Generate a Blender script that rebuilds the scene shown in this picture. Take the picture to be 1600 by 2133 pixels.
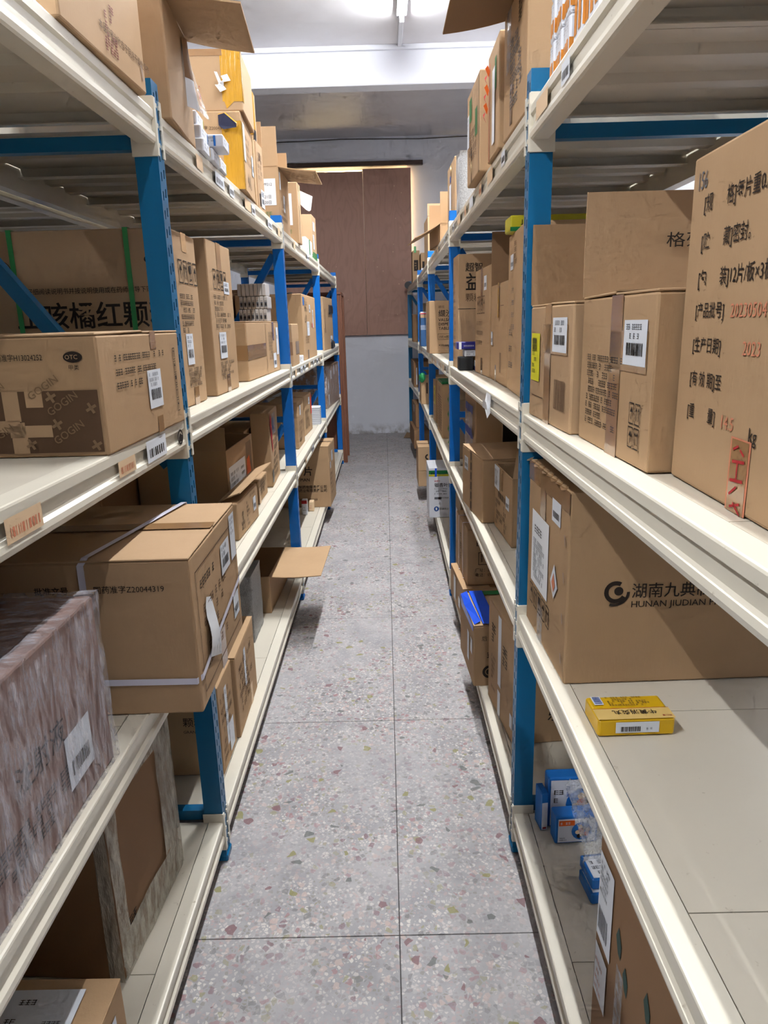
import bpy, math, random
from mathutils import Vector, Matrix, noise

for _o in list(bpy.data.objects):
    bpy.data.objects.remove(_o)
scene = bpy.context.scene
COL = scene.collection
RND = random.Random(7)

# ------------------------------------------------------------------ camera
CAM_H, F_PX, PITCH, ROLL, YAW = 1.485, 1478.13, 0.2592, -0.0270, -0.0074
fwd = Vector((math.sin(YAW) * math.cos(PITCH), math.cos(YAW) * math.cos(PITCH), -math.sin(PITCH)))
r0 = Vector((math.cos(YAW), -math.sin(YAW), 0))
u0 = r0.cross(fwd)
rt = r0 * math.cos(ROLL) + u0 * math.sin(ROLL)
up = u0 * math.cos(ROLL) - r0 * math.sin(ROLL)
cam_d = bpy.data.cameras.new('camera')
cam_d.sensor_fit = 'HORIZONTAL'
cam_d.sensor_width = 36
cam_d.lens = F_PX / 1600 * 36
cam_d.clip_start = 0.02
cam = bpy.data.objects.new('camera', cam_d)
COL.objects.link(cam)
M = Matrix.Identity(4)
for i in range(3):
    M[i][0], M[i][1], M[i][2] = rt[i], up[i], -fwd[i]
M[0][3], M[1][3], M[2][3] = 0, 0, CAM_H
cam.matrix_world = M
scene.camera = cam

# ------------------------------------------------------------------ light and exposure
# ceiling tubes: x, y of the near end, emission strength
TUBES = [(0.19, 4.96, 140.0), (0.19, 3.74, 410.0), (0.19, 1.75, 240.0), (0.19, -0.6, 95.0), (-1.45, -0.6, 320.0), (1.75, 4.4, 36.0)]
world = bpy.data.worlds.new('world')
scene.world = world
world.use_nodes = True
world.node_tree.nodes['Background'].inputs[0].default_value = (0.75, 0.82, 1.0, 1)
world.node_tree.nodes['Background'].inputs[1].default_value = 0.02
scene.view_settings.view_transform = 'Standard'
scene.view_settings.look = 'None'
scene.view_settings.gamma = 1
scene.view_settings.use_curve_mapping = False
scene.view_settings.exposure = 1.08
scene.cycles.use_denoising = True
scene.cycles.max_bounces = 4
scene.cycles.diffuse_bounces = 3
scene.cycles.glossy_bounces = 2
scene.cycles.use_adaptive_sampling = True
scene.cycles.adaptive_threshold = 0.1
scene.cycles.adaptive_min_samples = 12
scene.cycles.use_light_tree = False
scene.cycles.transparent_max_bounces = 8
scene.cycles.caustics_reflective = False
scene.cycles.caustics_refractive = False
scene.cycles.sample_clamp_indirect = 6.0


# ------------------------------------------------------------------ materials
def srgb(r, g, b):
    f = lambda c: (c / 255 / 12.92) if c <= 10 else ((c / 255 + 0.055) / 1.055) ** 2.4
    return (f(r), f(g), f(b), 1)


MATS = {}


class NT:
    def __init__(self, name):
        self.m = bpy.data.materials.new(name)
        self.m.use_nodes = True
        self.t = self.m.node_tree
        self.b = self.t.nodes['Principled BSDF']
        self.out = self.t.nodes['Material Output']
        MATS[name] = self.m

    def n(self, kind, **kw):
        nd = self.t.nodes.new(kind)
        for k, v in kw.items():
            if k.startswith('i_'):
                nd.inputs[k[2:].replace('_', ' ')].default_value = v
            else:
                setattr(nd, k, v)
        return nd

    def l(self, a, b):
        self.t.links.new(a, b)

    def mix(self, fac, a, b, mode='MIX'):
        nd = self.t.nodes.new('ShaderNodeMix')
        nd.data_type = 'RGBA'
        nd.blend_type = mode
        for sock, v in ((nd.inputs['Factor'], fac), (nd.inputs['A'], a), (nd.inputs['B'], b)):
            if hasattr(v, 'links'):
                self.l(v, sock)
            else:
                sock.default_value = v
        return nd.outputs['Result']

    def ramp(self, src, stops):
        nd = self.t.nodes.new('ShaderNodeValToRGB')
        cr = nd.color_ramp
        while len(cr.elements) < len(stops):
            cr.elements.new(0.5)
        for e, (p, c) in zip(cr.elements, stops):
            e.position = p
            e.color = c if isinstance(c, tuple) else (c, c, c, 1)
        self.l(src, nd.inputs[0])
        return nd.outputs[0]

    def noise(self, vec, scale, detail=3, rough=.55):
        nd = self.n('ShaderNodeTexNoise')
        nd.inputs['Scale'].default_value = scale
        nd.inputs['Detail'].default_value = detail
        nd.inputs['Roughness'].default_value = rough
        if vec is not None:
            self.l(vec, nd.inputs['Vector'])
        return nd.outputs['Fac']

    def stretch(self, vec, s):
        nd = self.n('ShaderNodeMapping')
        nd.inputs['Scale'].default_value = s
        self.l(vec, nd.inputs['Vector'])
        return nd.outputs[0]

    def bump(self, h, strength, dist=.002):
        nd = self.n('ShaderNodeBump')
        nd.inputs['Strength'].default_value = strength
        nd.inputs['Distance'].default_value = dist
        self.l(h, nd.inputs['Height'])
        self.l(nd.outputs[0], self.b.inputs['Normal'])


def flat(name, rgb, rough=.6, spec=.3, metallic=0):
    t = NT(name)
    t.b.inputs['Base Color'].default_value = srgb(*rgb)
    t.b.inputs['Roughness'].default_value = rough
    t.b.inputs['Specular IOR Level'].default_value = spec
    t.b.inputs['Metallic'].default_value = metallic
    return t


def cardboard(name, rgb, dark=.82):
    t = NT(name)
    obj = t.n('ShaderNodeTexCoord').outputs['Object']
    rnd = t.n('ShaderNodeObjectInfo').outputs['Random']
    base = srgb(*rgb)
    lo = (base[0] * dark, base[1] * dark * .98, base[2] * dark * .94, 1)
    c = t.mix(t.noise(obj, 5, 4), base, lo)
    tint = t.ramp(rnd, [(0, (.92, .90, .86, 1)), (.5, (1.0, 1.0, 1.0, 1)), (1, (1.05, 1.03, .98, 1))])
    c = t.mix(1.0, c, tint, 'MULTIPLY')
    fib = t.noise(t.stretch(obj, (8, 8, 90)), 6, 2)
    c = t.mix(t.ramp(fib, [(.35, 0.0), (.75, .16)]), c, lo)
    t.l(c, t.b.inputs['Base Color'])
    t.b.inputs['Roughness'].default_value = .72
    t.b.inputs['Specular IOR Level'].default_value = .22
    t.bump(t.noise(t.stretch(obj, (60, 60, 14)), 3, 3), .12, .002)
    return t


cardboard('kraft', (190, 158, 124))
cardboard('kraft_dark', (150, 116, 86))
cardboard('kraft_plum', (146, 118, 110))
cardboard('kraft_grey', (180, 156, 128))
cardboard('kraft_edge', (152, 124, 96))
cardboard('kraft_inner', (170, 138, 106))


def paint(name, rgb, rough=.38, chip=None):
    t = NT(name)
    pos = t.n('ShaderNodeNewGeometry').outputs['Position']
    base = srgb(*rgb)
    d = tuple(v * .86 for v in base[:3]) + (1,)
    c = t.mix(t.ramp(t.noise(pos, 3.0, 4), [(.35, 0.0), (.8, .55)]), base, d)
    if chip:
        spots = t.ramp(t.noise(pos, 55, 3, .7), [(.68, 0.0), (.76, .7)])
        c = t.mix(spots, c, srgb(*chip))
    t.l(c, t.b.inputs['Base Color'])
    t.b.inputs['Roughness'].default_value = rough
    t.b.inputs['Specular IOR Level'].default_value = .4
    return t


paint('cream_steel', (228, 221, 205), .32, (180, 168, 148))
paint('cream_deck', (212, 204, 188), .42, (176, 164, 146))
paint('teal_steel', (14, 104, 152), .33)
paint('blue_steel', (6, 104, 190), .34)
flat('slot_shade', (16, 22, 38), .8)
flat('ink', (44, 36, 32), .65, .2)
flat('ink_soft', (98, 74, 56), .7, .2)
flat('ink_grey', (96, 98, 106), .65, .2)
flat('ink_red', (176, 46, 50), .6, .2)
flat('ink_red_soft', (206, 130, 100), .65, .2)
flat('ink_green', (74, 122, 74), .65, .2)
flat('ink_maroon', (120, 48, 52), .65, .2)
flat('leaf_ink', (50, 76, 70), .6, .2)
flat('ink_blue', (36, 76, 150), .6, .2)
flat('label_white', (224, 228, 236), .5, .3)
flat('paper_white', (236, 238, 242), .55, .3)
flat('label_yellow', (222, 216, 40), .5, .3)
flat('sticker_orange', (236, 104, 34), .5, .3)
flat('sticker_red', (224, 62, 40), .5, .3)
flat('strap_white', (226, 224, 240), .35, .5)
flat('strap_green', (58, 150, 82), .4, .5)
flat('plastic_black', (20, 20, 26), .35, .5)
flat('plastic_navy', (30, 34, 66), .4, .5)
flat('carton_white', (226, 228, 236), .5, .3)
flat('carton_white_shaded', (190, 184, 180), .55, .3)  # white box colour darkened for the shade under the shelf above
flat('carton_blue', (30, 112, 196), .4, .4)
flat('carton_steel_blue', (46, 86, 132), .45, .4)
flat('carton_navy', (40, 40, 122), .35, .45)
flat('carton_black', (30, 32, 36), .5, .3)
flat('carton_yellow', (222, 176, 22), .38, .4)
flat('carton_pale_yellow', (230, 196, 120), .4, .4)
flat('carton_orange', (214, 136, 52), .4, .4)
flat('carton_lime', (196, 186, 40), .42, .4)
flat('carton_green', (18, 116, 62), .42, .4)
flat('tape_blue', (26, 84, 220), .28, .5)
flat('tape_green_box', (24, 128, 70), .3, .5)
flat('food_cream', (226, 196, 160), .5, .3)
flat('food_red', (186, 66, 44), .5, .3)
flat('staple', (150, 120, 96), .3, .5, .6)

t = flat('tape_clear', (158, 120, 82), .16, .6)
t.b.inputs['Coat Weight'].default_value = .4
t = NT('tape_yellow')
obj = t.n('ShaderNodeTexCoord').outputs['Object']
t.l(t.mix(t.noise(obj, 9, 3), srgb(210, 158, 44), srgb(188, 136, 40)), t.b.inputs['Base Color'])
t.b.inputs['Roughness'].default_value = .18
t.b.inputs['Specular IOR Level'].default_value = .6
t.bump(t.noise(t.stretch(obj, (30, 30, 5)), 2, 3), .5, .006)


def film(name, tint, lo, hi, scale):
    t = NT(name)
    obj = t.n('ShaderNodeTexCoord').outputs['Object']
    tr = t.n('ShaderNodeBsdfTransparent')
    mx = t.n('ShaderNodeMixShader')
    f = t.noise(t.stretch(obj, scale), 4, 5, .65)
    t.l(t.ramp(f, [(.38, lo), (.7, hi)]), mx.inputs[0])
    t.l(tr.outputs[0], mx.inputs[1])
    t.l(t.b.outputs[0], mx.inputs[2])
    t.l(mx.outputs[0], t.out.inputs[0])
    t.b.inputs['Base Color'].default_value = srgb(*tint)
    t.b.inputs['Roughness'].default_value = .14
    t.b.inputs['Specular IOR Level'].default_value = .8
    t.bump(f, .9, .016)
    return t


fw = film('film_wrap', (240, 238, 248), .04, .62, (5, 13, 3.2))
fw.b.inputs['Roughness'].default_value = .07
film('film_milky', (216, 208, 190), .42, .95, (16, 12, 4))
film('film_bag', (222, 224, 230), .22, .68, (14, 14, 14))
bw = film('bubble_wrap', (224, 226, 230), .66, .98, (60, 60, 45))
bw.b.inputs['Roughness'].default_value = .35

# room surfaces
t = NT('terrazzo')
pos = t.n('ShaderNodeNewGeometry').outputs['Position']
rnd = t.n('ShaderNodeObjectInfo').outputs['Random']
cem = t.mix(t.ramp(t.noise(pos, 5.0, 6, .7), [(.35, 0.0), (.65, 1.0)]), srgb(178, 175, 176), srgb(152, 150, 153))


def chips(t, pos, scale, share, cols, warp):
    """angular stone chips: some cells of a Voronoi pattern, kept clear of the cell borders"""
    nz = t.n('ShaderNodeTexNoise')
    nz.inputs['Scale'].default_value = scale * .8
    t.l(pos, nz.inputs['Vector'])
    w = t.n('ShaderNodeVectorMath', operation='SCALE')
    t.l(nz.outputs['Color'], w.inputs[0])
    w.inputs['Scale'].default_value = warp
    p = t.n('ShaderNodeVectorMath', operation='ADD')
    t.l(pos, p.inputs[0])
    t.l(w.outputs[0], p.inputs[1])
    v = t.n('ShaderNodeTexVoronoi')
    e = t.n('ShaderNodeTexVoronoi', feature='DISTANCE_TO_EDGE')
    for q in (v, e):
        q.inputs['Scale'].default_value = scale
        t.l(p.outputs[0], q.inputs['Vector'])
    sep = t.n('ShaderNodeSeparateColor')
    t.l(v.outputs['Color'], sep.inputs[0])
    col = t.ramp(sep.outputs['Red'], cols)
    col.node.color_ramp.interpolation = 'CONSTANT'
    size = t.n('ShaderNodeMath', operation='MULTIPLY_ADD')
    t.l(sep.outputs['Green'], size.inputs[0])
    size.inputs[1].default_value = .22
    size.inputs[2].default_value = .05
    inside = t.n('ShaderNodeMath', operation='GREATER_THAN')
    t.l(e.outputs['Distance'], inside.inputs[0])
    t.l(size.outputs[0], inside.inputs[1])
    keep = t.n('ShaderNodeMath', operation='LESS_THAN')
    t.l(sep.outputs['Blue'], keep.inputs[0])
    keep.inputs[1].default_value = share
    both = t.n('ShaderNodeMath', operation='MULTIPLY')
    t.l(inside.outputs[0], both.inputs[0])
    t.l(keep.outputs[0], both.inputs[1])
    return both.outputs[0], col


def scaled(t, mask, fac):
    nd = t.n('ShaderNodeMath', operation='MULTIPLY')
    t.l(mask, nd.inputs[0])
    if hasattr(fac, 'links'):
        t.l(fac, nd.inputs[1])
    else:
        nd.inputs[1].default_value = fac
    return nd.outputs[0]


worn = t.ramp(t.noise(pos, 2.6, 6, .65), [(.38, .22), (.62, .85)])
m1, c1 = chips(t, pos, 105, .75, [(0, srgb(206, 198, 194)), (.30, srgb(150, 142, 140)), (.48, srgb(186, 160, 156)), (.66, srgb(224, 218, 210)), (.86, srgb(140, 136, 122))], .006)
m2, c2 = chips(t, pos, 58, .30, [(0, srgb(160, 118, 120)), (.25, srgb(118, 118, 116)), (.45, srgb(198, 176, 168)), (.7, srgb(150, 146, 104)), (.85, srgb(128, 96, 104))], .010)
m3, c3 = chips(t, pos, 38, .05, [(0, srgb(100, 104, 100)), (.35, srgb(140, 136, 78)), (.7, srgb(126, 88, 92))], .014)
c = t.mix(scaled(t, m1, worn), cem, c1)
c = t.mix(scaled(t, m2, worn), c, c2)
c = t.mix(scaled(t, m3, .8), c, c3)
pale = t.ramp(t.noise(pos, 6.0, 8, .8), [(.60, 0.0), (.70, .55)])
c = t.mix(pale, c, srgb(222, 216, 208))
stain = t.ramp(t.noise(pos, 1.3, 6, .7), [(.50, 0.0), (.76, .25)])
c = t.mix(stain, c, srgb(138, 136, 138))
c = t.mix(1.0, c, t.ramp(rnd, [(0, .95), (1, 1.03)]), 'MULTIPLY')
t.l(c, t.b.inputs['Base Color'])
t.b.inputs['Roughness'].default_value = .55
t.b.inputs['Specular IOR Level'].default_value = .25
flat('grout', (84, 80, 80), .9)

t = NT('wall_paint')
pos = t.n('ShaderNodeNewGeometry').outputs['Position']
c = t.mix(t.noise(pos, 1.5, 4), srgb(234, 235, 243), srgb(222, 224, 233))
sep = t.n('ShaderNodeSeparateXYZ')
t.l(pos, sep.inputs[0])
low = t.ramp(sep.outputs['Z'], [(0.0, 1.0), (.16, 0.0)])
dirt = t.mix(1.0, low, t.ramp(t.noise(pos, 9, 5), [(.42, 0.0), (.6, .9)]), 'MULTIPLY')
c = t.mix(dirt, c, srgb(140, 132, 126))
t.l(c, t.b.inputs['Base Color'])
t.b.inputs['Roughness'].default_value = .7
t = NT('ceiling_paint')
pos = t.n('ShaderNodeNewGeometry').outputs['Position']
c = t.mix(t.ramp(t.noise(pos, 1.4, 5, .6), [(.4, 0.0), (.7, .5)]), srgb(222, 220, 224), srgb(198, 192, 194))
t.l(c, t.b.inputs['Base Color'])
t.b.inputs['Roughness'].default_value = .45
t.bump(t.noise(pos, 1.1, 3), .35, .05)
paint('wall_grey', (128, 126, 128), .7)
flat('conduit_white', (222, 224, 232), .45)
flat('cable_grey', (92, 88, 88), .7)

t = NT('plywood')
obj = t.n('ShaderNodeTexCoord').outputs['Object']
warp = t.noise(t.stretch(obj, (2.2, 1, .7)), 1.4, 2)
ringv = t.n('ShaderNodeMath', operation='MULTIPLY')
t.l(warp, ringv.inputs[0])
ringv.inputs[1].default_value = 26.0
fr = t.n('ShaderNodeMath', operation='PINGPONG')
t.l(ringv.outputs[0], fr.inputs[0])
fr.inputs[1].default_value = 1.0
c = t.mix(t.ramp(fr.outputs[0], [(.55, 0.0), (1.0, .3)]), srgb(178, 136, 118), srgb(146, 106, 90))
fine = t.noise(t.stretch(obj, (70, 1, 3)), 3, 3)
c = t.mix(t.ramp(fine, [(.4, 0.0), (.8, .22)]), c, srgb(132, 96, 82))
t.l(c, t.b.inputs['Base Color'])
t.b.inputs['Roughness'].default_value = .55
t = NT('dark_wood')
obj = t.n('ShaderNodeTexCoord').outputs['Object']
fine = t.noise(t.stretch(obj, (26, 26, 2)), 3, 4)
t.l(t.mix(fine, srgb(150, 98, 72), srgb(112, 68, 50)), t.b.inputs['Base Color'])
t.b.inputs['Roughness'].default_value = .45
flat('rail_metal', (86, 72, 66), .25, .6, .7)
for _p in sorted(set(q[2] for q in TUBES)):
    t = NT('tube_glow_%d' % _p)
    t.b.inputs['Base Color'].default_value = (1, 1, 1, 1)
    t.b.inputs['Emission Color'].default_value = (.955, .985, 1.0, 1)
    t.b.inputs['Emission Strength'].default_value = _p
t = NT('warm_glow')
t.b.inputs['Emission Color'].default_value = (1.0, .76, .36, 1)
t.b.inputs['Emission Strength'].default_value = 13.0


# ------------------------------------------------------------------ mesh helpers
class MB:
    """collects vertices and faces (with a material slot each) into one mesh object"""

    def __init__(self):
        self.v, self.f, self.s = [], [], []

    def add(self, vs, fs, slot=0):
        o = len(self.v)
        self.v += [tuple(p) for p in vs]
        self.f += [tuple(i + o for i in f) for f in fs]
        self.s += [slot] * len(fs)

    def box(self, a, b, slot=0):
        (x0, y0, z0), (x1, y1, z1) = [min(p, q) for p, q in zip(a, b)], [max(p, q) for p, q in zip(a, b)]
        self.add([(x0, y0, z0), (x1, y0, z0), (x1, y1, z0), (x0, y1, z0), (x0, y0, z1), (x1, y0, z1), (x1, y1, z1), (x0, y1, z1)],
                 [(0, 3, 2, 1), (4, 5, 6, 7), (0, 1, 5, 4), (1, 2, 6, 5), (2, 3, 7, 6), (3, 0, 4, 7)], slot)

    def bevbox(self, a, b, r, slot=0):
        lo = [min(p, q) for p, q in zip(a, b)]
        hi = [max(p, q) for p, q in zip(a, b)]
        vs, idx = [], {}
        for sx in (0, 1):
            for sy in (0, 1):
                for sz in (0, 1):
                    c = [hi[0] if sx else lo[0], hi[1] if sy else lo[1], hi[2] if sz else lo[2]]
                    s = [-1 if q else 1 for q in (sx, sy, sz)]
                    for ax in range(3):
                        p = [c[k] + (0 if k == ax else s[k] * r) for k in range(3)]
                        idx[(sx, sy, sz, ax)] = len(vs)
                        vs.append(p)
        fs = []
        for ax in range(3):
            b_, c_ = (ax + 1) % 3, (ax + 2) % 3
            for sd in (0, 1):
                q = []
                for (i, j) in ((0, 0), (1, 0), (1, 1), (0, 1)):
                    k = [0, 0, 0]
                    k[ax], k[b_], k[c_] = sd, i, j
                    q.append(idx[(k[0], k[1], k[2], ax)])
                fs.append(tuple(q if sd else q[::-1]))
            for i in (0, 1):
                for j in (0, 1):
                    k0, k1 = [0, 0, 0], [0, 0, 0]
                    k0[b_], k0[c_], k1[b_], k1[c_] = i, j, i, j
                    k1[ax] = 1
                    q = [idx[tuple(k0) + (b_,)], idx[tuple(k1) + (b_,)], idx[tuple(k1) + (c_,)], idx[tuple(k0) + (c_,)]]
                    fs.append(tuple(q if (i + j) % 2 == 1 else q[::-1]))
        for sx in (0, 1):
            for sy in (0, 1):
                for sz in (0, 1):
                    q = [idx[(sx, sy, sz, a_)] for a_ in range(3)]
                    fs.append(tuple(q if (sx + sy + sz) % 2 == 1 else q[::-1]))
        self.add(vs, fs, slot)

    def extrude(self, prof, p0, p1, slot=0):
        """profile of (dx, z) swept from p0 to p1 (points x, y)"""
        n = len(prof)
        vs = [(p0[0] + d, p0[1], z) for d, z in prof] + [(p1[0] + d, p1[1], z) for d, z in prof]
        fs = [(i, (i + 1) % n, (i + 1) % n + n, i + n) for i in range(n)]
        fs += [tuple(range(n))[::-1], tuple(range(n, 2 * n))]
        self.add(vs, fs, slot)

    def tube(self, pts, r, seg=8, slot=0, cap=True):
        rings = []
        pts = [Vector(p) for p in pts]
        for i, p in enumerate(pts):
            d = (pts[min(i + 1, len(pts) - 1)] - pts[max(i - 1, 0)]).normalized()
            a = d.orthogonal().normalized()
            b = d.cross(a)
            rr = r[i] if isinstance(r, (list, tuple)) else r
            rings.append([p + a * math.cos(k * 2 * math.pi / seg) * rr + b * math.sin(k * 2 * math.pi / seg) * rr for k in range(seg)])
        vs = [q for ring in rings for q in ring]
        fs = [(i * seg + k, i * seg + (k + 1) % seg, (i + 1) * seg + (k + 1) % seg, (i + 1) * seg + k) for i in range(len(pts) - 1) for k in range(seg)]
        if cap:
            fs += [tuple(range(seg))[::-1], tuple(range((len(pts) - 1) * seg, len(pts) * seg))]
        self.add(vs, fs, slot)

    def band(self, pts, side, wid, slot=0):
        """flat ribbon along pts; side vector gives its width direction"""
        vs, fs = [], []
        for i, p in enumerate(pts):
            s = Vector(side[i] if isinstance(side, list) else side) * wid / 2
            vs += [Vector(p) - s, Vector(p) + s]
        for i in range(len(pts) - 1):
            fs.append((2 * i, 2 * i + 1, 2 * i + 3, 2 * i + 2))
        self.add(vs, fs, slot)

    def build(self, name, mats, parent=None, smooth=False, recalc=False):
        me = bpy.data.meshes.new(name)
        me.from_pydata(self.v, [], self.f)
        if isinstance(mats, str):
            mats = [mats]
        for m in mats:
            me.materials.append(MATS[m])
        if len(mats) > 1:
            me.polygons.foreach_set('material_index', self.s)
        if smooth:
            me.polygons.foreach_set('use_smooth', [True] * len(me.polygons))
        me.update()
        o = bpy.data.objects.new(name, me)
        COL.objects.link(o)
        if parent is not None:
            o.parent = parent
        return o


def tag(o, label=None, cat=None, group=None, kind=None):
    if label:
        o['label'] = label
    if cat:
        o['category'] = cat
    if group:
        o['group'] = group
    if kind:
        o['kind'] = kind
    return o


def empty(name, loc=(0, 0, 0)):
    o = bpy.data.objects.new(name, None)
    o.empty_display_size = .05
    o.location = loc
    COL.objects.link(o)
    return o


def link_copy(src, parent, loc=None):
    c = src.copy()
    COL.objects.link(c)
    c.parent = parent
    if loc is not None:
        c.location = loc
    return c


_TXT = {}


def text_geo(s, bold=0.0):
    key = (s, bold)
    if key not in _TXT:
        cu = bpy.data.curves.new('t', 'FONT')
        cu.body = s
        cu.resolution_u = 2
        cu.offset = bold
        o = bpy.data.objects.new('t', cu)
        COL.objects.link(o)
        me = bpy.data.meshes.new_from_object(o.evaluated_get(bpy.context.evaluated_depsgraph_get()))
        _TXT[key] = ([tuple(v.co[:2]) for v in me.vertices], [tuple(p.vertices) for p in me.polygons])
        bpy.data.objects.remove(o)
        bpy.data.curves.remove(cu)
        bpy.data.meshes.remove(me)
    return _TXT[key]

# ------------------------------------------------------------------ room shell
WALL_Y, ZC = 9.92, 3.78
XL_WALL, XR_WALL, Y_BACK = -2.6, 2.55, -1.55


def struct(mb, name, mats, parent=None):
    o = mb.build(name, mats, parent)
    if parent is None:
        o['kind'] = 'structure'
    return o


mb = MB()
mb.box((XL_WALL - .1, Y_BACK - .1, -.12), (XR_WALL + .1, WALL_Y + .1, -.006))
floor = tag(struct(mb, 'floor', 'grout'), 'grey terrazzo floor of large square slabs')
mb = MB()
mb.bevbox((.0012, .0012, -.006), (.9988, .9988, 0), .0008)
tile0 = None
for ix in range(-3, 3):
    for iy in range(-2, 10):
        x, y = ix, iy + .45
        y1 = min(y + 1, WALL_Y)
        if ix in (-3, 2) and (ix + 1) * 1.0 > XR_WALL + .5:
            continue
        if tile0 is None:
            tile0 = mb.build('floor_slab', 'terrazzo', floor)
            tile0.location = (x, y, 0)
        else:
            link_copy(tile0, floor, (x, y, 0))

# far wall with the boarded opening
OX0, OX1, OZ0, OZ1 = -1.42, .50, 1.42, 3.44
mb = MB()
for a, b in (((XL_WALL, WALL_Y, 0), (XR_WALL, WALL_Y + .24, OZ0)), ((XL_WALL, WALL_Y, OZ1), (XR_WALL, WALL_Y + .24, ZC)),
             ((XL_WALL, WALL_Y, OZ0), (OX0, WALL_Y + .24, OZ1)), ((OX1 - .16, WALL_Y, OZ0), (XR_WALL, WALL_Y + .24, OZ1)),
             ((OX0, WALL_Y + .2, OZ0), (OX1, WALL_Y + .24, OZ1))):
    mb.box(a, b)
struct(mb, 'wall_back', 'wall_paint')
mb = MB()
mb.box((XL_WALL - .1, Y_BACK, 0), (XL_WALL, WALL_Y + .24, ZC))
struct(mb, 'wall_left', 'wall_grey')
mb = MB()
mb.box((XR_WALL, Y_BACK, 0), (XR_WALL + .1, WALL_Y + .24, ZC))
struct(mb, 'wall_right', 'wall_paint')
mb = MB()
mb.box((XL_WALL - .1, Y_BACK - .1, 0), (XR_WALL + .1, Y_BACK, ZC))
struct(mb, 'wall_front', 'wall_grey')
mb = MB()
mb.box((XL_WALL - .1, Y_BACK - .1, ZC), (XR_WALL + .1, WALL_Y + .3, ZC + .1))
struct(mb, 'ceiling', 'ceiling_paint')
mb = MB()
mb.bevbox((XL_WALL, 6.88, 3.482), (XR_WALL, 7.06, ZC), .006)
struct(mb, 'trim_1', 'wall_paint')['label'] = 'white concrete beam crossing the ceiling'
mb = MB()
mb.box((XL_WALL, 6.845, 3.742), (XR_WALL, 6.878, ZC - .001))
for x in (-.95, .6):
    mb.box((x, 6.842, 3.74), (x + .004, 6.845, ZC - .002))
struct(mb, 'trim_2', 'conduit_white')['label'] = 'white cable trunking along the ceiling beam'

# plywood boards, rail and added glowing tubes standing in for the warm light behind
for (xa, xb, lab) in ((-1.42, -.232, 'left brown plywood sheet boarding up the far opening'), (-.229, .383, 'narrower right brown plywood sheet boarding up the far opening')):
    mb = MB()
    mb.bevbox((xa, WALL_Y - .062, 1.343), (xb, WALL_Y - .05, 3.372 if xa < -1 else 3.398), .002)
    ply = tag(mb.build('plywood_sheet', 'plywood'), lab, 'board')
    sc = MB()
    for k in range(14):
        x, z, s = RND.uniform(xa + .1, xb - .05), RND.uniform(1.5, 3.2), RND.uniform(.004, .008)
        sc.add([(x - s, WALL_Y - .0632, z), (x, WALL_Y - .0632, z - s), (x + s, WALL_Y - .0632, z), (x, WALL_Y - .0632, z + s)], [(0, 1, 2, 3)])
    sc.build('paint_speck', 'food_cream', ply)['label'] = 'pale paint flecks'
mb = MB()
for xa in (-1.2, -.45, .1):
    mb.box((xa, WALL_Y - .05, 1.36), (xa + .04, WALL_Y, 3.3))
tag(mb.build('batten_frame', 'dark_wood'), 'wooden battens fixing the plywood boards to the wall', 'batten')
mb = MB()
mb.bevbox((-1.5, WALL_Y - .07, 3.43), (.54, WALL_Y - .001, 3.485), .004)
mb.box((-1.5, WALL_Y - .085, 3.425), (.54, WALL_Y - .07, 3.44))
tag(mb.build('lintel_rail', 'rail_metal'), 'dark metal rail above the boarded opening', 'rail')
lamp = empty('warm_leak_tubes', (0, WALL_Y, 3.36))
tag(lamp, 'added warm glowing tubes standing in for light from behind the plywood boards', 'lamp')
mb = MB()
mb.tube([(-1.0, -.018, 0), (-.24, -.018, .02)], .013, 8)
mb.build('glowing_tube', 'warm_glow', lamp)
mb = MB()
mb.tube([(.30, -.026, -1.3), (.30, -.026, .02)], .013, 8)  # added upright tube, casts the warm glow beside the boards
mb.build('glowing_tube', 'warm_glow', lamp)
mb = MB()
mb.tube([(XL_WALL, WALL_Y - .012, ZC - .02)] + [(x * .5, WALL_Y - .012, ZC - .03 - .01 * math.sin(x * 1.7)) for x in range(-4, 5)] + [(XR_WALL, WALL_Y - .012, ZC - .02)], .006, 6)
tag(mb.build('wall_cable', 'cable_grey'), 'thin grey cable sagging along the top of the far wall', 'cable')

# ceiling tubes
for k, (tx, ty, tp) in enumerate(TUBES):
    lab = ['white fluorescent ceiling tube over the aisle near the beam', 'white fluorescent ceiling tube over the middle of the aisle',
           'white fluorescent ceiling tube over the near end of the aisle', 'white fluorescent ceiling tube over the aisle at the viewer',
           'white fluorescent ceiling tube over the near end of the left rack', 'white fluorescent ceiling tube beyond the right rack'][k]
    lamp = tag(empty('ceiling_tube_lamp', (tx, ty, ZC)), lab, 'lamp')
    mb = MB()
    mb.bevbox((-.02, -.02, -.03), (.02, 1.22, 0), .003)
    mb.box((-.036, -.01, -.040), (.036, 1.21, -.037))  # added hood plate, keeps the tube's light off the ceiling above
    mb.box((-.016, -.02, -.085), (.016, 0, -.02))
    mb.box((-.016, 1.2, -.085), (.016, 1.22, -.02))
    mb.build('batten_added_hood', 'conduit_white', lamp)
    mb = MB()
    mb.tube([(0, .0, -.065), (0, 1.2, -.065)], .014, 10)
    mb.build('glowing_tube', 'tube_glow_%d' % tp, lamp)
mb = MB()
mb.bevbox((.172, 6.19, ZC - .022), (.208, 6.845, ZC), .003)
struct(mb, 'trim_3', 'conduit_white')['label'] = 'white cable trunking feeding the ceiling tube'

# ------------------------------------------------------------------ racks
PW, PD = .048, .052           # upright: width along the aisle, depth across it
RACK_D = .60
BEAM_PROF = [(-.040, 0), (-.004, 0), (-.001, -.001), (0, -.004), (0, -.019), (-.006, -.023), (-.006, -.044), (0, -.049), (.001, -.058),
             (-.001, -.066), (-.005, -.069), (-.040, -.069)]


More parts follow.
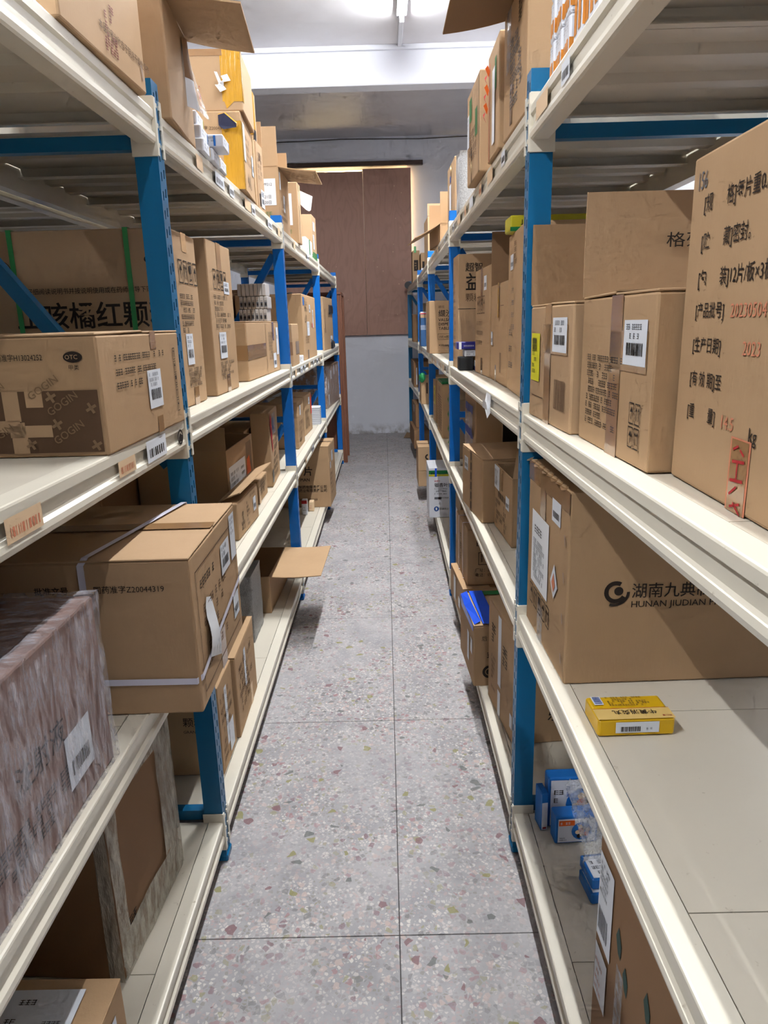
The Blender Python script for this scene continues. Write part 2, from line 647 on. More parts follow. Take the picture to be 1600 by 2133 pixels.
def post_mesh(sgn, h):
    """slotted upright; aisle face at x=0, body towards sgn*x, y in 0..PW"""
    mb = MB()
    d = sgn * PD
    mb.add([(0, 0, 0), (d, 0, 0), (d, 0, h), (0, 0, h)], [(0, 1, 2, 3)])
    mb.add([(0, PW, 0), (d, PW, 0), (d, PW, h), (0, PW, h)], [(0, 1, 2, 3)])
    mb.add([(d, 0, 0), (d, .014, 0), (d, .014, h), (d, 0, h)], [(0, 1, 2, 3)])
    mb.add([(d, PW, 0), (d, PW - .014, 0), (d, PW - .014, h), (d, PW, h)], [(0, 1, 2, 3)])
    ys = [0, .011, .017, .031, .037, PW]
    p, n = .04, int(h / .04)
    for k in range(n):
        z0 = k * p
        z1 = h if k == n - 1 else z0 + p
        for c in range(5):
            ya, yb = ys[c], ys[c + 1]
            if c in (1, 3):
                off = .008 if c == 1 else .016
                a, b = z0 + off, z0 + off + .019
                mb.add([(0, ya, z0), (0, yb, z0), (0, yb, a), (0, ya, a)], [(0, 1, 2, 3)])
                mb.add([(0, ya, b), (0, yb, b), (0, yb, z1), (0, ya, z1)], [(0, 1, 2, 3)])
            else:
                mb.add([(0, ya, z0), (0, yb, z0), (0, yb, z1), (0, ya, z1)], [(0, 1, 2, 3)])
    mb.add([(0, 0, h), (d, 0, h), (d, PW, h), (0, PW, h)], [(0, 1, 2, 3)])
    mb.add([(sgn * .012, 0.001, 0), (sgn * .012, PW - .001, 0), (sgn * .012, PW - .001, h), (sgn * .012, .001, h)], [(0, 1, 2, 3)], 1)  # dark sheet standing in for the shade behind the slots
    return mb


def panel_mesh(sgn, w, d):
    mb = MB()
    t_ = .0015
    x0, x1 = sgn * .0, sgn * d
    mb.box((x0, .001, -t_), (x1, w - .001, 0))
    for y in (.001, w - .003):
        mb.box((x0, y, -.028), (x1, y + .002, -t_))
    mb.box((x0, .003, -.028), (x1, .020, -.026))
    mb.box((x0, w - .020, -.028), (x1, w - .003, -.026))
    for yc in (w * .36, w * .66):
        prof = [(yc - .035, -t_), (yc - .022, -.016), (yc + .022, -.016), (yc + .035, -t_)]
        vs = [(x0, y, z) for y, z in prof] + [(x1, y, z) for y, z in prof]
        mb.add(vs, [(0, 1, 5, 4), (1, 2, 6, 5), (2, 3, 7, 6)])
    return mb


def connector_mesh(sgn, near_end):
    """end plate of a beam; y=0 is the face of the upright it sits against, aisle face at x=0"""
    mb = MB()
    s = 1 if near_end else -1          # near_end: plate on the far side (+y) of the near upright
    mb.bevbox((sgn * -.001, 0, -.095), (sgn * .056, s * .003, .026), .001)
    mb.box((sgn * -.003, s * .003, -.093), (0, -s * .009, .024))
    for k in range(3):
        z = -.075 + k * .04
        mb.box((sgn * -.0035, -s * .009, z), (0, -s * .016, z + .009))
    return mb


def brace(mb, p0, p1, y, hh, yy=.03):
    a, b = Vector(p0), Vector(p1)
    d = (b - a).normalized()
    n = Vector((-d[1], d[0])) * hh / 2
    q = [a - n, b - n, b + n, a + n]
    vs = [(p[0], y, p[1]) for p in q] + [(p[0], y + yy, p[1]) for p in q]
    mb.add(vs, [(0, 1, 2, 3), (7, 6, 5, 4), (0, 4, 5, 1), (1, 5, 6, 2), (2, 6, 7, 3), (3, 7, 4, 0)])


BEAMS = {}


def rack(key, label, sgn, fronts, ys, levels, mats, h=2.011, labels_on=True):
    """sgn: direction (in x) away from the aisle. fronts: x of the aisle face of every upright; ys: near y of every upright"""
    root = tag(empty('shelving_rack', (fronts[1] if len(fronts) > 1 else fronts[0], ys[1], 0)), label, 'shelving rack')
    ox, oy = root.location.x, root.location.y
    pf, pr, foot, conn = {}, {}, None, {}
    pmesh = {}
    for i, (fx, y) in enumerate(zip(fronts, ys)):
        m = mats[i]
        for rear in (0, 1):
            sg = -sgn if rear else sgn
            kk = (sg, m)
            if kk not in pmesh:
                o = post_mesh(sg, h).build('upright_post', [m, 'slot_shade'], root)
                pmesh[kk] = o
            else:
                o = link_copy(pmesh[kk], root)
            o.location = (fx + (sgn * RACK_D if rear else 0) - ox, y - oy, 0)
            mb = MB()
            mb.bevbox((sg * -.004, -.004, .0), (sg * (PD + .004), PW + .004, .022), .004)
            mb.build('foot_cap', m if not rear else 'blue_steel', o)
        mb = MB()
        x0, x1 = fx + sgn * PD - ox, fx + sgn * (RACK_D - PD) - ox
        for z in (.148, 1.012, 1.888):
            b_ = MB()
            b_.box((x0 - sgn * .01, y + .010 - oy, z - .015), (x1 + sgn * .01, y + .038 - oy, z + .015))
            b_.build('cross_brace', m, root)
        for (za, zb) in ((1.83, 1.06), (.98, .19)):
            b_ = MB()
            fa = za if key != 'x' else zb
            if i == 1 and za > 1.5:
                brace(b_, (x0, 1.16), (x1, 1.82), y + .012 - oy, .034)
            else:
                brace(b_, (x0, za), (x1, zb), y + .012 - oy, .034)
            b_.build('diagonal_brace', m, root)
    pan = {}
    for i in range(len(ys) - 1):
        xa, ya = fronts[i], ys[i] + PW
        xb, yb = fronts[i + 1], ys[i + 1]
        for li, z in enumerate(levels):
            for rear in (0, 1):
                sg = -sgn if rear else sgn
                off = sgn * RACK_D if rear else 0
                mb = MB()
                prof = [(-sg * d, zz) for d, zz in BEAM_PROF]
                mb.extrude(prof, (xa + off - xa - off, .003), (xb - xa, yb - ya - .003))
                bm = mb.build('beam', 'cream_steel', root)
                bm.location = (xa + off - ox, ya - oy, z)
                BEAMS[(key, i, li, rear)] = bm
                for ne in (1, 0):
                    if (sg, ne) not in conn:
                        c = connector_mesh(sg, ne).build('beam_connector', 'cream_steel', bm)
                        conn[(sg, ne)] = c
                    else:
                        c = link_copy(conn[(sg, ne)], bm)
                    c.location = (0, 0, 0) if ne else (xb - xa, yb - ya, 0)
            w = (yb - ya) / 4
            for k in range(4):
                kk = (round(w, 3), sgn)
                if kk not in pan:
                    o = panel_mesh(sgn, w, RACK_D - .084).build('deck_panel', 'cream_deck', root)
                    pan[kk] = o
                else:
                    o = link_copy(pan[kk], root)
                fx = xa + (xb - xa) * (k + .5) / 4
                o.location = (fx + sgn * .042 - ox, ya + k * w - oy, z - .0008)
    return root


XL, XR = -.492, .332
LZ = [.133, .740, 1.272, 1.951]
RZ = [.133, .740, 1.265, 1.939]
YL = [-.28, 1.720, 3.720, 5.720, 7.720]
YR = [-.271, 1.729, 3.729, 5.729, 7.729, 9.729]
BL, TE = 'blue_steel', 'teal_steel'
rack('L', 'long blue and cream steel shelving rack on the left of the aisle', -1, [XL] * 5, YL, LZ, [TE, TE, BL, BL, BL])
rack('R', 'long blue and cream steel shelving rack on the right of the aisle', 1, [XR, XR, XR, .345, .355, .314], YR, RZ, [TE, TE, BL, BL, BL, TE])
rack('x', 'second blue and cream steel rack standing behind the left rack', -1, [-1.125] * 3, [-.28, 1.72, 3.72], LZ, [TE, TE, BL])

# ------------------------------------------------------------------ cartons
DEC = .0009


class Carton:
    """origin at the near aisle-side bottom corner; L along the aisle (y), D into the shelf, H up"""

    def __init__(self, name, label, side, x, y, z, w, L, D, H, mat='kraft', cat='carton', group=None, soft=.002, n=5, opened=False, flaps=(), top=False,
                 tape=None, inner='kraft_inner'):
        self.s = -1 if side == 'L' else 1
        self.L, self.D, self.H = L, D, H
        self.side = side
        self.p = {}
        seed = RND.random() * 50
        self.seed = seed
        hb = H - (.0035 if top else 0)
        mb = MB()
        if opened:
            th = .005
            s, D_ = self.s, D
            mb.bevbox((0, 0, 0), (s * D_, L, .006), .001)
            mb.bevbox((0, 0, .0), (s * th, L, H), .001)
            mb.bevbox((s * (D_ - th), 0, 0), (s * D_, L, H), .001)
            mb.bevbox((s * th, 0, 0), (s * (D_ - th), th, H), .001)
            mb.bevbox((s * th, L - th, 0), (s * (D_ - th), L, H), .001)
        else:
            idx = {}
            dims = (D, L, hb)

            def vid(i, j, k):
                key = (i, j, k)
                if key in idx:
                    return idx[key]
                p = []
                for q, a, d in zip((i, j, k), (0, 1, 2), dims):
                    r = min(.0045, d * .1)
                    cs = [0, r] + [r + (d - 2 * r) * (m + 1) / (n - 2) for m in range(n - 3)] + [d - r, d]
                    p.append(cs[q])
                ext = [q in (0, n) for q in (i, j, k)]
                ne = sum(ext)
                v = Vector(p)
                if ne >= 2:          # round the edges and corners
                    for a in range(3):
                        if ext[a]:
                            v[a] += (.0016 if (i, j, k)[a] == 0 else -.0016) * (1 if ne == 2 else 1.5)
                    f = noise.noise(Vector((p[0] * 9 + seed, p[1] * 9, p[2] * 9))) * soft * .5
                    for a in range(3):
                        if ext[a]:
                            v[a] += abs(f) * (1 if (i, j, k)[a] == 0 else -1)
                elif ne == 1:
                    f = abs(noise.noise(Vector((p[0] * 5 + seed, p[1] * 5, p[2] * 5)))) * soft
                    for a in range(3):
                        if ext[a]:
                            v[a] += f * (1 if (i, j, k)[a] == 0 else -1)
                idx[key] = len(mb.v)
                mb.v.append((self.s * v.x, v.y, v.z))
                return idx[key]
            for a in range(3):
                b_, c_ = (a + 1) % 3, (a + 2) % 3
                for sd in (0, n):
                    for i in range(n):
                        for j in range(n):
                            q = []
                            for (di, dj) in ((0, 0), (1, 0), (1, 1), (0, 1)):
                                k = [0, 0, 0]
                                k[a], k[b_], k[c_] = sd, i + di, j + dj
                                q.append(vid(*k))
                            if (sd == 0) != (self.s < 0):
                                q = q[::-1]
                            mb.f.append(tuple(q))
                            mb.s.append(0)
        self.o = mb.build(name, mat)
        self.mat = mat
        o = self.o
        o.location = (x, y, z)
        o.rotation_euler = (0, 0, w)
        tag(o, label, cat, group)
        if top:
            self.top_flaps(top, hb, tape)
        for fl in flaps:
            self.flap(*fl)

    # -- face mapping: u to the reader's right, v up, both from the lower left of the face
    def dim(self, face):
        return {'a': (self.L, self.H), 'n': (self.D, self.H), 't': (self.D, self.L)}[face]

    def pt(self, face, u, v, e=DEC):
        L, D, H = self.L, self.D, self.H
        if face == 'a':
            return (e, u, v) if self.s < 0 else (-e, L - u, v)
        if face == 'n':
            return (-D + u, -e, v) if self.s < 0 else (u, -e, v)
        return (-D + u, v, H + e) if self.s < 0 else (u, v, H + e)

    def uv(self, face, u, v):
        W, H = self.dim(face)
        return (W + u if u < 0 else u), (H + v if v < 0 else v)

    def mb(self, name, mat):
        return self.p.setdefault((name, mat), MB())

    def rect(self, face, u, v, w, h, name, mat, e=DEC, rot=0.0):
        u, v = self.uv(face, u, v)
        c, s = math.cos(rot), math.sin(rot)
        q = [(0, 0), (w, 0), (w, h), (0, h)]
        self.mb(name, mat).add([self.pt(face, u + a * c - b * s, v + a * s + b * c, e) for a, b in q], [(0, 1, 2, 3)])

    def text(self, face, u, v, size, s, mat='ink', bold=0.0, rot=0.0, sx=1.0, e=DEC, name='printed_text'):
        u, v = self.uv(face, u, v)
        vs, fs = text_geo(s, bold)
        c, sn = math.cos(rot), math.sin(rot)
        self.mb(name, mat).add([self.pt(face, u + (a * sx * c - b * sn) * size, v + (a * sx * sn + b * c) * size, e) for a, b in vs], fs)

    def lines(self, face, u, v, w, h, rows, mat='ink', ch=None, e=DEC, fill=.8, indent=True, name='printed_text'):
        """rows of small print too fine to read"""
        u, v = self.uv(face, u, v)
        m = self.mb(name, mat)
        r = random.Random(int(u * 999 + v * 77 + rows))
        p = h / rows
        c = ch or p * .62
        for k in range(rows):
            x, y = 0, v + h - (k + 1) * p + p * .2
            end = w * (r.uniform(.55, 1.0) if k % 3 else r.uniform(.85, 1))
            while x + c < end:
                if r.random() < fill:
                    for (a0, b0, a1, b1) in ((.05, .82, .85, .95), (.05, .42, .85, .54), (.05, .02, .85, .14), (r.choice([.08, .36, .64]), .0, 0, 1)):
                        if a1 == 0:
                            a1 = a0 + .15
                        m.add([self.pt(face, u + x + a * c, y + b * c, e) for a, b in ((a0, b0), (a1, b0), (a1, b1), (a0, b1))], [(0, 1, 2, 3)])
                x += c * (1.0 if r.random() < .92 else 1.9)

    def barcode(self, face, u, v, w, h, mat='ink', e=DEC * 2, name='printed_text', across=True):
        u, v = self.uv(face, u, v)
        r = random.Random(int(u * 9999 + v * 777))
        m = self.mb(name, mat)
        x, tot = 0, (w if across else h)
        while x < tot:
            b = tot * r.choice([.02, .035, .05])
            q = [(x, 0), (x + b, 0), (x + b, h), (x, h)] if across else [(0, x), (w, x), (w, x + b), (0, x + b)]
            m.add([self.pt(face, u + a, v + c, e) for a, c in q], [(0, 1, 2, 3)])
            x += b + tot * r.choice([.025, .04])

    def label(self, face, u, v, w, h, bars=True, rows=3, mat='label_white', name='shipping_label', rot=0.0):
        u, v = self.uv(face, u, v)
        self.rect(face, u, v, w, h, name + '#%d' % len(self.p), mat, DEC * 1.6, rot)
        nm = 'label_print'
        if bars:
            self.barcode(face, u + w * .15, v + h * .22, w * .7, h * .28, 'ink', DEC * 2.4, nm)
        if rows:
            self.lines(face, u + w * .1, v + h * .55, w * .8, h * .4, rows, 'ink_grey', None, DEC * 2.4, name=nm)

    def tape(self, face, u, v, w, h, mat='tape_clear', name='packing_tape', e=DEC * .8):
        self.rect(face, u, v, w, h, name + '#%d' % len(self.p), mat, e)

    def icons(self, face, u, v, s, n=4, vert=False, mat='ink'):
        """framed handling marks: umbrella, arrows, glass, stacking limit"""
        u, v = self.uv(face, u, v)
        for k in range(n):
            a, b = (u, v + k * s * 1.12) if vert else (u + k * s * .8, v)
            w, h, t_ = s * .62, s, s * .05
            for (x0, y0, x1, y1) in ((0, 0, w, t_), (0, h - t_, w, h), (0, 0, t_, h), (w - t_, 0, w, h)):
                self.rect(face, a + x0, b + y0, x1 - x0, y1 - y0, 'printed_text', mat)
            m = self.mb('printed_text', mat)
            if k % 3 == 0:
                q = [[(.3, .2), (.36, .2), (.36, .7), (.3, .7)], [(.14, .55), (.52, .55), (.33, .82), (.32, .82)]]
            elif k % 3 == 1:
                q = [[(.15, .2), (.21, .2), (.21, .7), (.15, .7)], [(.42, .2), (.48, .2), (.48, .7), (.42, .7)], [(.08, .66), (.28, .66), (.18, .85), (.18, .85)], [(.35, .66), (.55, .66), (.45, .85), (.45, .85)]]
            else:
                q = [[(.17, .5), (.47, .5), (.5, .85), (.14, .85)], [(.29, .25), (.35, .25), (.35, .5), (.29, .5)], [(.18, .18), (.46, .18), (.46, .25), (.18, .25)]]
            for poly in q:
                m.add([self.pt(face, a + x * s, b + y * s) for x, y in poly], [(0, 1, 2, 3)])

    def ring(self, face, u, v, r_out, r_in, mat='ink', seg=20, sx=1.0, a0=0.0, a1=2 * math.pi, name='printed_text', e=DEC):
        u, v = self.uv(face, u, v)
        m = self.mb(name, mat)
        for k in range(seg):
            t0, t1 = a0 + (a1 - a0) * k / seg, a0 + (a1 - a0) * (k + 1) / seg
            m.add([self.pt(face, u + q * math.cos(tt) * sx, v + q * math.sin(tt), e) for q, tt in ((r_in, t0), (r_out, t0), (r_out, t1), (r_in, t1))], [(0, 1, 2, 3)])

    def poly(self, face, pts, name, mat, e=DEC):
        self.mb(name, mat).add([self.pt(face, *self.uv(face, a, b), e) for a, b in pts], [tuple(range(len(pts)))])

    # -- geometry parts
    def top_flaps(self, axis, hb, tape):
        D, L, s, t_ = self.D, self.L, self.s, .0035
        r = random.Random(int(self.seed * 100))
        for half in (0, 1):
            mb = MB()
            if axis == 'y':         # seam runs along the aisle direction
                x0, x1 = (0, D / 2 - .002) if half == 0 else (D / 2 + .002, D)
                y0, y1 = .001, L - .001
            else:
                x0, x1 = .001, D - .001
                y0, y1 = (0, L / 2 - .002) if half == 0 else (L / 2 + .002, L)
            lift = r.uniform(0, .004)
            n = 6
            vs = []
            for k in range(n + 1):
                for (fx, fy) in ((0, 0), (1, 0)):
                    pass
            mb.bevbox((s * x0, y0, hb - .0005), (s * x1, y1, hb + t_), .0012)
            # lift the seam side a little
            for i, v in enumerate(mb.v):
                fr = (abs(v[0]) - x0) / (x1 - x0) if axis == 'y' else (v[1] - y0) / (y1 - y0)
                fr = fr if half == 0 else 1 - fr
                mb.v[i] = (v[0], v[1], v[2] + lift * max(0, min(1, fr)))
            mb.build('top_flap', self.mat, self.o)
        if tape:
            if axis == 'y':
                self.tape('t', D / 2 - .024, .002, .048, L - .004, tape, e=.0045)
            else:
                self.tape('t', .002, L / 2 - .024, D - .004, .048, tape, e=.0045)

    def flap(self, edge, ang, ln, mat=None, a=0.0, b=0.0, skew=0.0, label=None):
        """cardboard flap hinged on a top edge (a aisle, b back, n near, f far); 0 closed, 90 upright, 180 folded outwards"""
        L, D, H, s = self.L, self.D, self.H, self.s
        t_ = .004
        A = math.radians(ang)
        c, sn = math.cos(A), math.sin(A)
        if edge in 'ab':
            hx = 0 if edge == 'a' else s * D
            into = s if edge == 'a' else -s
            rows = [(Vector((hx, a, H)), Vector((hx, L - b, H)))]
            d = Vector((into * c, 0, sn))
            nrm = Vector((-into * sn, 0, c))
        else:
            hy = 0 if edge == 'n' else L
            into = 1 if edge == 'n' else -1
            rows = [(Vector((s * a, hy, H)), Vector((s * (D - b), hy, H)))]
            d = Vector((0, into * c, sn))
            nrm = Vector((0, -into * sn, c))
        p, q = rows[0]
        tang = (q - p).normalized()
        mb = MB()
        n = 4
        vs, fs = [], []
        for k in range(n + 1):
            f = k / n
            bow = math.sin(f * math.pi) * ln * .02
            for base, sk in ((p, skew), (q, -skew)):
                o_ = base + d * (ln * f) + nrm * bow + tang * (sk * f)
                vs += [o_, o_ + nrm * t_]
        for k in range(n):
            i = k * 4
            fs += [(i, i + 2, i + 6, i + 4), (i + 1, i + 5, i + 7, i + 3), (i, i + 4, i + 5, i + 1), (i + 2, i + 3, i + 7, i + 6)]
        fs += [(0, 1, 3, 2), (n * 4, n * 4 + 2, n * 4 + 3, n * 4 + 1)]
        mb.add(vs, fs)
        o = mb.build('carton_flap', mat or self.mat, self.o)
        if label:
            o['label'] = label
        return o, p, q, d, nrm

    def part(self, mb, name, mat, label=None, smooth=False):
        o = mb.build(name, mat, self.o, smooth)
        if label:
            o['label'] = label
        return o

    def strap(self, plane, c, wid, mat, name='strap', e=.002):
        """band all round the box: plane 'y' = loop around at y=c ; plane 'x' = loop at depth c ; plane 'z' = loop at height c"""
        L, D, H, s = self.L, self.D, self.H, self.s
        mb = MB()
        if plane == 'y':
            pts = [(-s * e, c, 0), (-s * e, c, H + e), (s * (D + e), c, H + e), (s * (D + e), c, 0), (-s * e, c, 0)]
            side = (0, 1, 0)
        elif plane == 'x':
            pts = [(s * c, -e, 0), (s * c, -e, H + e), (s * c, L + e, H + e), (s * c, L + e, 0), (s * c, -e, 0)]
            side = (1, 0, 0)
        else:
            pts = [(-s * e, -e, c), (-s * e, L + e, c), (s * (D + e), L + e, c), (s * (D + e), -e, c), (-s * e, -e, c)]
            side = (0, 0, 1)
        mb.band(pts, side, wid)
        return mb.build(name, mat, self.o)

    def done(self):
        for (name, mat), m in self.p.items():
            m.build(name.split('#')[0], mat, self.o)
        return self.o


def sticker(beam, y, w, z0, h, sgn, mat='label_white', bars=True):
    """paper label on the face of a shelf beam; sgn = direction away from the aisle"""
    mb = MB()
    e = -sgn * .0022
    mb.add([(e, y, z0), (e, y + w, z0), (e, y + w, z0 + h), (e, y, z0 + h)], [(0, 1, 2, 3)], 0)
    if bars:
        x = y + w * .12
        r = random.Random(int(y * 1000))
        while x < y + w * .88:
            b = w * r.choice([.02, .04, .06])
            mb.add([(e * 1.15, x, z0 + h * .2), (e * 1.15, x + b, z0 + h * .2), (e * 1.15, x + b, z0 + h * .6), (e * 1.15, x, z0 + h * .6)], [(0, 1, 2, 3)], 1)
            x += b + w * r.choice([.03, .05])
    mb.build('shelf_label', [mat, 'ink' if mat == 'label_white' else 'ink_red_soft'], beam)

# ================================================================== LEFT RACK, top shelf
L0z, L1z, L2z, L3z = LZ
R0z, R1z, R2z, R3z = RZ
LS, LM, LU, LT = 'bottom shelf', 'second shelf', 'third shelf', 'top shelf'

c = Carton('cardboard_carton', 'kraft carton with smudged dark red stamp, nearest on top shelf of left rack', 'L', -.484, 1.242, L3z, -.02, .39, .4, .42)
c.lines('a', .03, .20, .26, .18, 4, 'ink_soft', .02)
c.lines('a', .05, .09, .16, .07, 2, 'ink_soft', .02)
c.text('a', .16, .045, .017, '本品应密封贮存于阴凉干燥处保存', 'ink_soft')
for u, v, w, h in ((.17, .10, .05, .12), (.19, .05, .06, .05), (.17, .015, .10, .03)):
    c.lines('a', u, v, w, h, 3, 'ink_maroon', .012, fill=.6)
for v in (.02, .2, .33):
    c.rect('a', -.022, v, .006, .028, 'staple', 'staple', .002, .3)
c.label('a', .2, -.05, .1, .045, False, 0)
c.done()

c = Carton('cardboard_carton', 'tall kraft carton on left top shelf with one lid flap hanging out over the aisle', 'L', -.474, 1.803, L3z, .072, .30, .4, .262)
c.flap('a', 189, .175, label='lid flap folded out over the aisle')
c.lines('a', .10, .03, .1, .18, 9, 'ink_soft', .012, fill=.5)
c.rect('a', .19, 0, .03, .05, 'packing_tape', 'tape_clear')
c.text('n', -.16, .2, .02, '08', 'ink_soft')
# torn document pouch hanging off the far end of its aisle face
mb = MB()
G = 7
for i in range(G + 1):
    for j in range(G + 1):
        a, b = i / G, j / G
        mb.v.append((.003 + .052 * a * (b ** 1.3) + .006 * math.sin(5 * a), .20 + .105 * a - .05 * b * a, .235 - .155 * b + .06 * a * (1 - b) * .3 - .02 * a * b))
for i in range(G):
    for j in range(G):
        mb.f.append((i * (G + 1) + j, (i + 1) * (G + 1) + j, (i + 1) * (G + 1) + j + 1, i * (G + 1) + j + 1))
        mb.s.append(0 if (j < 4 and i < 3) else (2 if j >= 4 and i < 3 else 1))
pouch = c.part(mb, 'document_pouch', ['kraft_dark', 'film_bag', 'paper_white'], 'torn clear pouch with printed slip', True)
st = MB()
cx_, cy_ = .245, .115
pts = []
for k in range(10):
    rr = .011 if k % 2 == 0 else .0045
    an = math.pi / 2 + k * math.pi / 5
    pts.append((.030 + .35 * (rr * math.cos(an)) * 0, cy_ * 0 + .245 + rr * math.cos(an), .115 + rr * math.sin(an)))
st.add(pts, [tuple(range(10))])
for k in range(24):
    t0, t1 = k * math.pi / 12, (k + 1) * math.pi / 12
    st.add([(.0305, .245 + q * math.cos(tt), .115 + q * math.sin(tt)) for q, tt in ((.021, t0), (.023, t0), (.023, t1), (.021, t1))], [(0, 1, 2, 3)])
st.build('star_emblem', 'ink_red', pouch)

WHITE_G = 'small white medicine boxes on the left top shelf'
k = 0
for (y, z, dx, dl) in ((2.115, 0, 0, 0), (2.125, .036, -.006, 0), (2.13, .072, -.016, 0), (2.232, 0, 0, .01), (2.236, .036, .03, .006), (2.355, 0, -.005, 0)):
    b = Carton('medicine_box', ['small white medicine box at the bottom next to the carton with the star pouch', 'white medicine box in the middle of the three-high stack on left top shelf',
                                'white medicine box topmost of the three-high stack on left top shelf', 'small white medicine box under the one jutting out on left top shelf',
                                'small white medicine box jutting out over the edge of the left top shelf', 'lone small white medicine box before the yellow taped carton'][k],
               'L', -.478 + dx, y, L3z + z, .05, .10 + dl, .13, .0345, 'carton_white', 'medicine box', WHITE_G, .0005, 4)
    b.lines('a', .012, .008, .06, .018, 2, 'ink_grey')
    b.rect('a', -.014, .004, .006, .026, 'colour_band', ['carton_yellow', 'carton_blue', 'carton_lime'][k % 3])
    b.lines('n', -.09, .006, .08, .022, 3, 'ink_grey')
    b.rect('n', -.028, .003, .006, .028, 'colour_band', ['sticker_orange', 'carton_blue', 'carton_lime'][k % 3])
    b.done()
    k += 1

c = Carton('cardboard_carton', 'kraft carton with broad yellow tape down its near corner on left top shelf', 'L', -.472, 2.676, L3z, .059, .405, .4, .246)
c.text('n', -.166, .188, .0135, '国药准字 Z20043', 'ink_soft')
c.tape('n', -.066, .0, .066, .215, 'tape_yellow')
c.tape('a', 0, .0, .03, .215, 'tape_yellow')
c.rect('n', -.2, .085, .13, .004, 'printed_text', 'ink')
c.rect('n', -.16, .165, .09, .003, 'printed_text', 'ink')
mb = MB()
mb.add([(-.074, -.006, .232), (-.052, -.012, .236), (-.012, -.03, .20), (-.012, -.028, .188), (-.058, -.012, .186), (-.074, -.004, .20)], [(0, 1, 2, 3, 4, 5)])
mb.add([(-.074, -.006, .232), (-.052, -.012, .236), (-.012, -.03, .20), (-.008, -.024, .202), (-.05, -.004, .240), (-.074, -.001, .236)], [(0, 1, 2, 3, 4, 5)], 1)
mb.add([(-.012, -.03, .20), (-.012, -.028, .188), (-.006, -.002, .205)], [(0, 1, 2)], 1)
c.part(mb, 'peeled_tape', ['plastic_navy', 'tape_yellow'], 'peeled tape flag with dark underside')
c.tape('a', .32, .0, .012, .246, 'tape_yellow')
c.label('a', .03, .10, .05, .12, False, 0)
c.label('a', .25, .09, .05, .07, True, 2)
c.text('a', .10, .03, .05, '小儿', 'ink', .01)
c.lines('a', .05, .10, .18, .1, 4, 'ink_soft', .014)
c.done()
c = Carton('cardboard_carton', 'kraft carton with torn white paper on yellow tape, stacked on the yellow taped carton', 'L', -.462, 2.69, L3z + .2475, .05, .3, .32, .19)
c.tape('n', -.068, .03, .068, .16, 'tape_yellow')
c.tape('a', 0, .03, .03, .16, 'tape_yellow')
c.poly('n', [(-.062, .03), (-.055, .008), (-.030, .03)], 'packing_tape#z', 'tape_yellow')
c.rect('n', .0, -.022, .26, .02, 'printed_text', 'tape_clear')
mb = MB()
for q in ([(-.088, .118), (-.078, .116), (-.066, .086), (-.076, .084)], [(-.088, .078), (-.064, .082), (-.052, .066), (-.072, .056)], [(-.066, .104), (-.046, .112), (-.036, .092), (-.058, .086)], [(-.076, .088), (-.058, .092), (-.060, .076), (-.078, .076)]):
    mb.add([(a, -.004 - .008 * ((i + int(a * -900)) % 2), b) for i, (a, b) in enumerate(q)], [(0, 1, 2, 3)])
c.part(mb, 'torn_paper', 'paper_white', 'torn white paper label remains')
c.done()

c = Carton('cardboard_carton', 'narrow kraft carton standing just behind the yellow taped carton on left top shelf', 'L', -.503, 3.154, L3z, -.027, .14, .4, .267)
c.flap('f', 92, .10)
c.lines('a', .02, .12, .1, .11, 5, 'ink_soft', .014)
c.label('a', .05, .02, .07, .07, True, 1)
c.rect('a', .02, .02, .02, .05, 'printed_text', 'ink')
c.rect('a', .05, .2, .03, .03, 'printed_text', 'ink_soft')
c.done()
c = Carton('cardboard_carton', 'kraft carton edged with yellow tape, stacked upper rear on left top shelf', 'L', -.512, 3.165, L3z + .268, -.02, .09, .36, .187)
c.tape('a', .0, .02, .06, .165, 'tape_yellow')
c.tape('n', -.012, .02, .012, .165, 'tape_yellow')
c.rect('a', .01, .0, .05, .045, 'printed_text', 'plastic_black', .002)
c.lines('n', -.06, .05, .04, .1, 1, 'ink_soft')
c.done()

c = Carton('cardboard_carton', 'open kraft carton with white date label and raised flaps behind the second left upright', 'L', -.501, 3.785, L3z, -.008, .345, .4, .293, opened=True)
c.flap('n', 90, .175)
c.flap('f', 88, .13)
c.flap('a', 188, .185)
c.rect('n', -.092, .115, .075, .122, 'date_label', 'paper_white', .0016)
c.text('n', -.088, .205, .018, '999212', 'ink_grey', e=.003)
c.text('n', -.084, .148, .018, '121日', 'ink_grey', e=.003)
c.text('n', -.084, .122, .018, '120日', 'ink_grey', e=.003)
c.lines('n', -.1, .05, .09, .035, 2, 'ink_green', .015)
c.label('a', .01, .19, .04, .08, False, 0)
c.lines('a', .05, .05, .2, .12, 4, 'ink_soft', .016)
c.label('a', .12, .1, .05, .08, True, 0)
c.done()
c = Carton('cardboard_carton', 'narrow kraft carton overhanging left top shelf edge with a white tag curling off its side', 'L', -.480, 4.400, L3z, -.025, .117, .3, .331)
c.label('n', -.08, .1, .045, .17, False, 2, 'label_white')
c.tape('a', .03, .0, .02, .33)
c.lines('n', -.1, .05, .08, .03, 1, 'ink_green', .02)
mb = MB()
for i in range(6):
    f = i / 5
    mb.v += [(.002 + .07 * f, .10 + .02 * f, .30 - .03 * f + .0 * f), (.002 + .058 * f + .01 * math.sin(f * 3), .10, .30 - .03 * f - .075 - .02 * math.sin(f * 3))]
for i in range(5):
    mb.f.append((2 * i, 2 * i + 1, 2 * i + 3, 2 * i + 2))
    mb.s.append(0)
for k in range(5):
    z = .205 + k * .009
    mb.add([(.058, .112, z), (.066, .114, z), (.066, .114, z + .006), (.058, .112, z + .006)], [(0, 1, 2, 3)], 1)
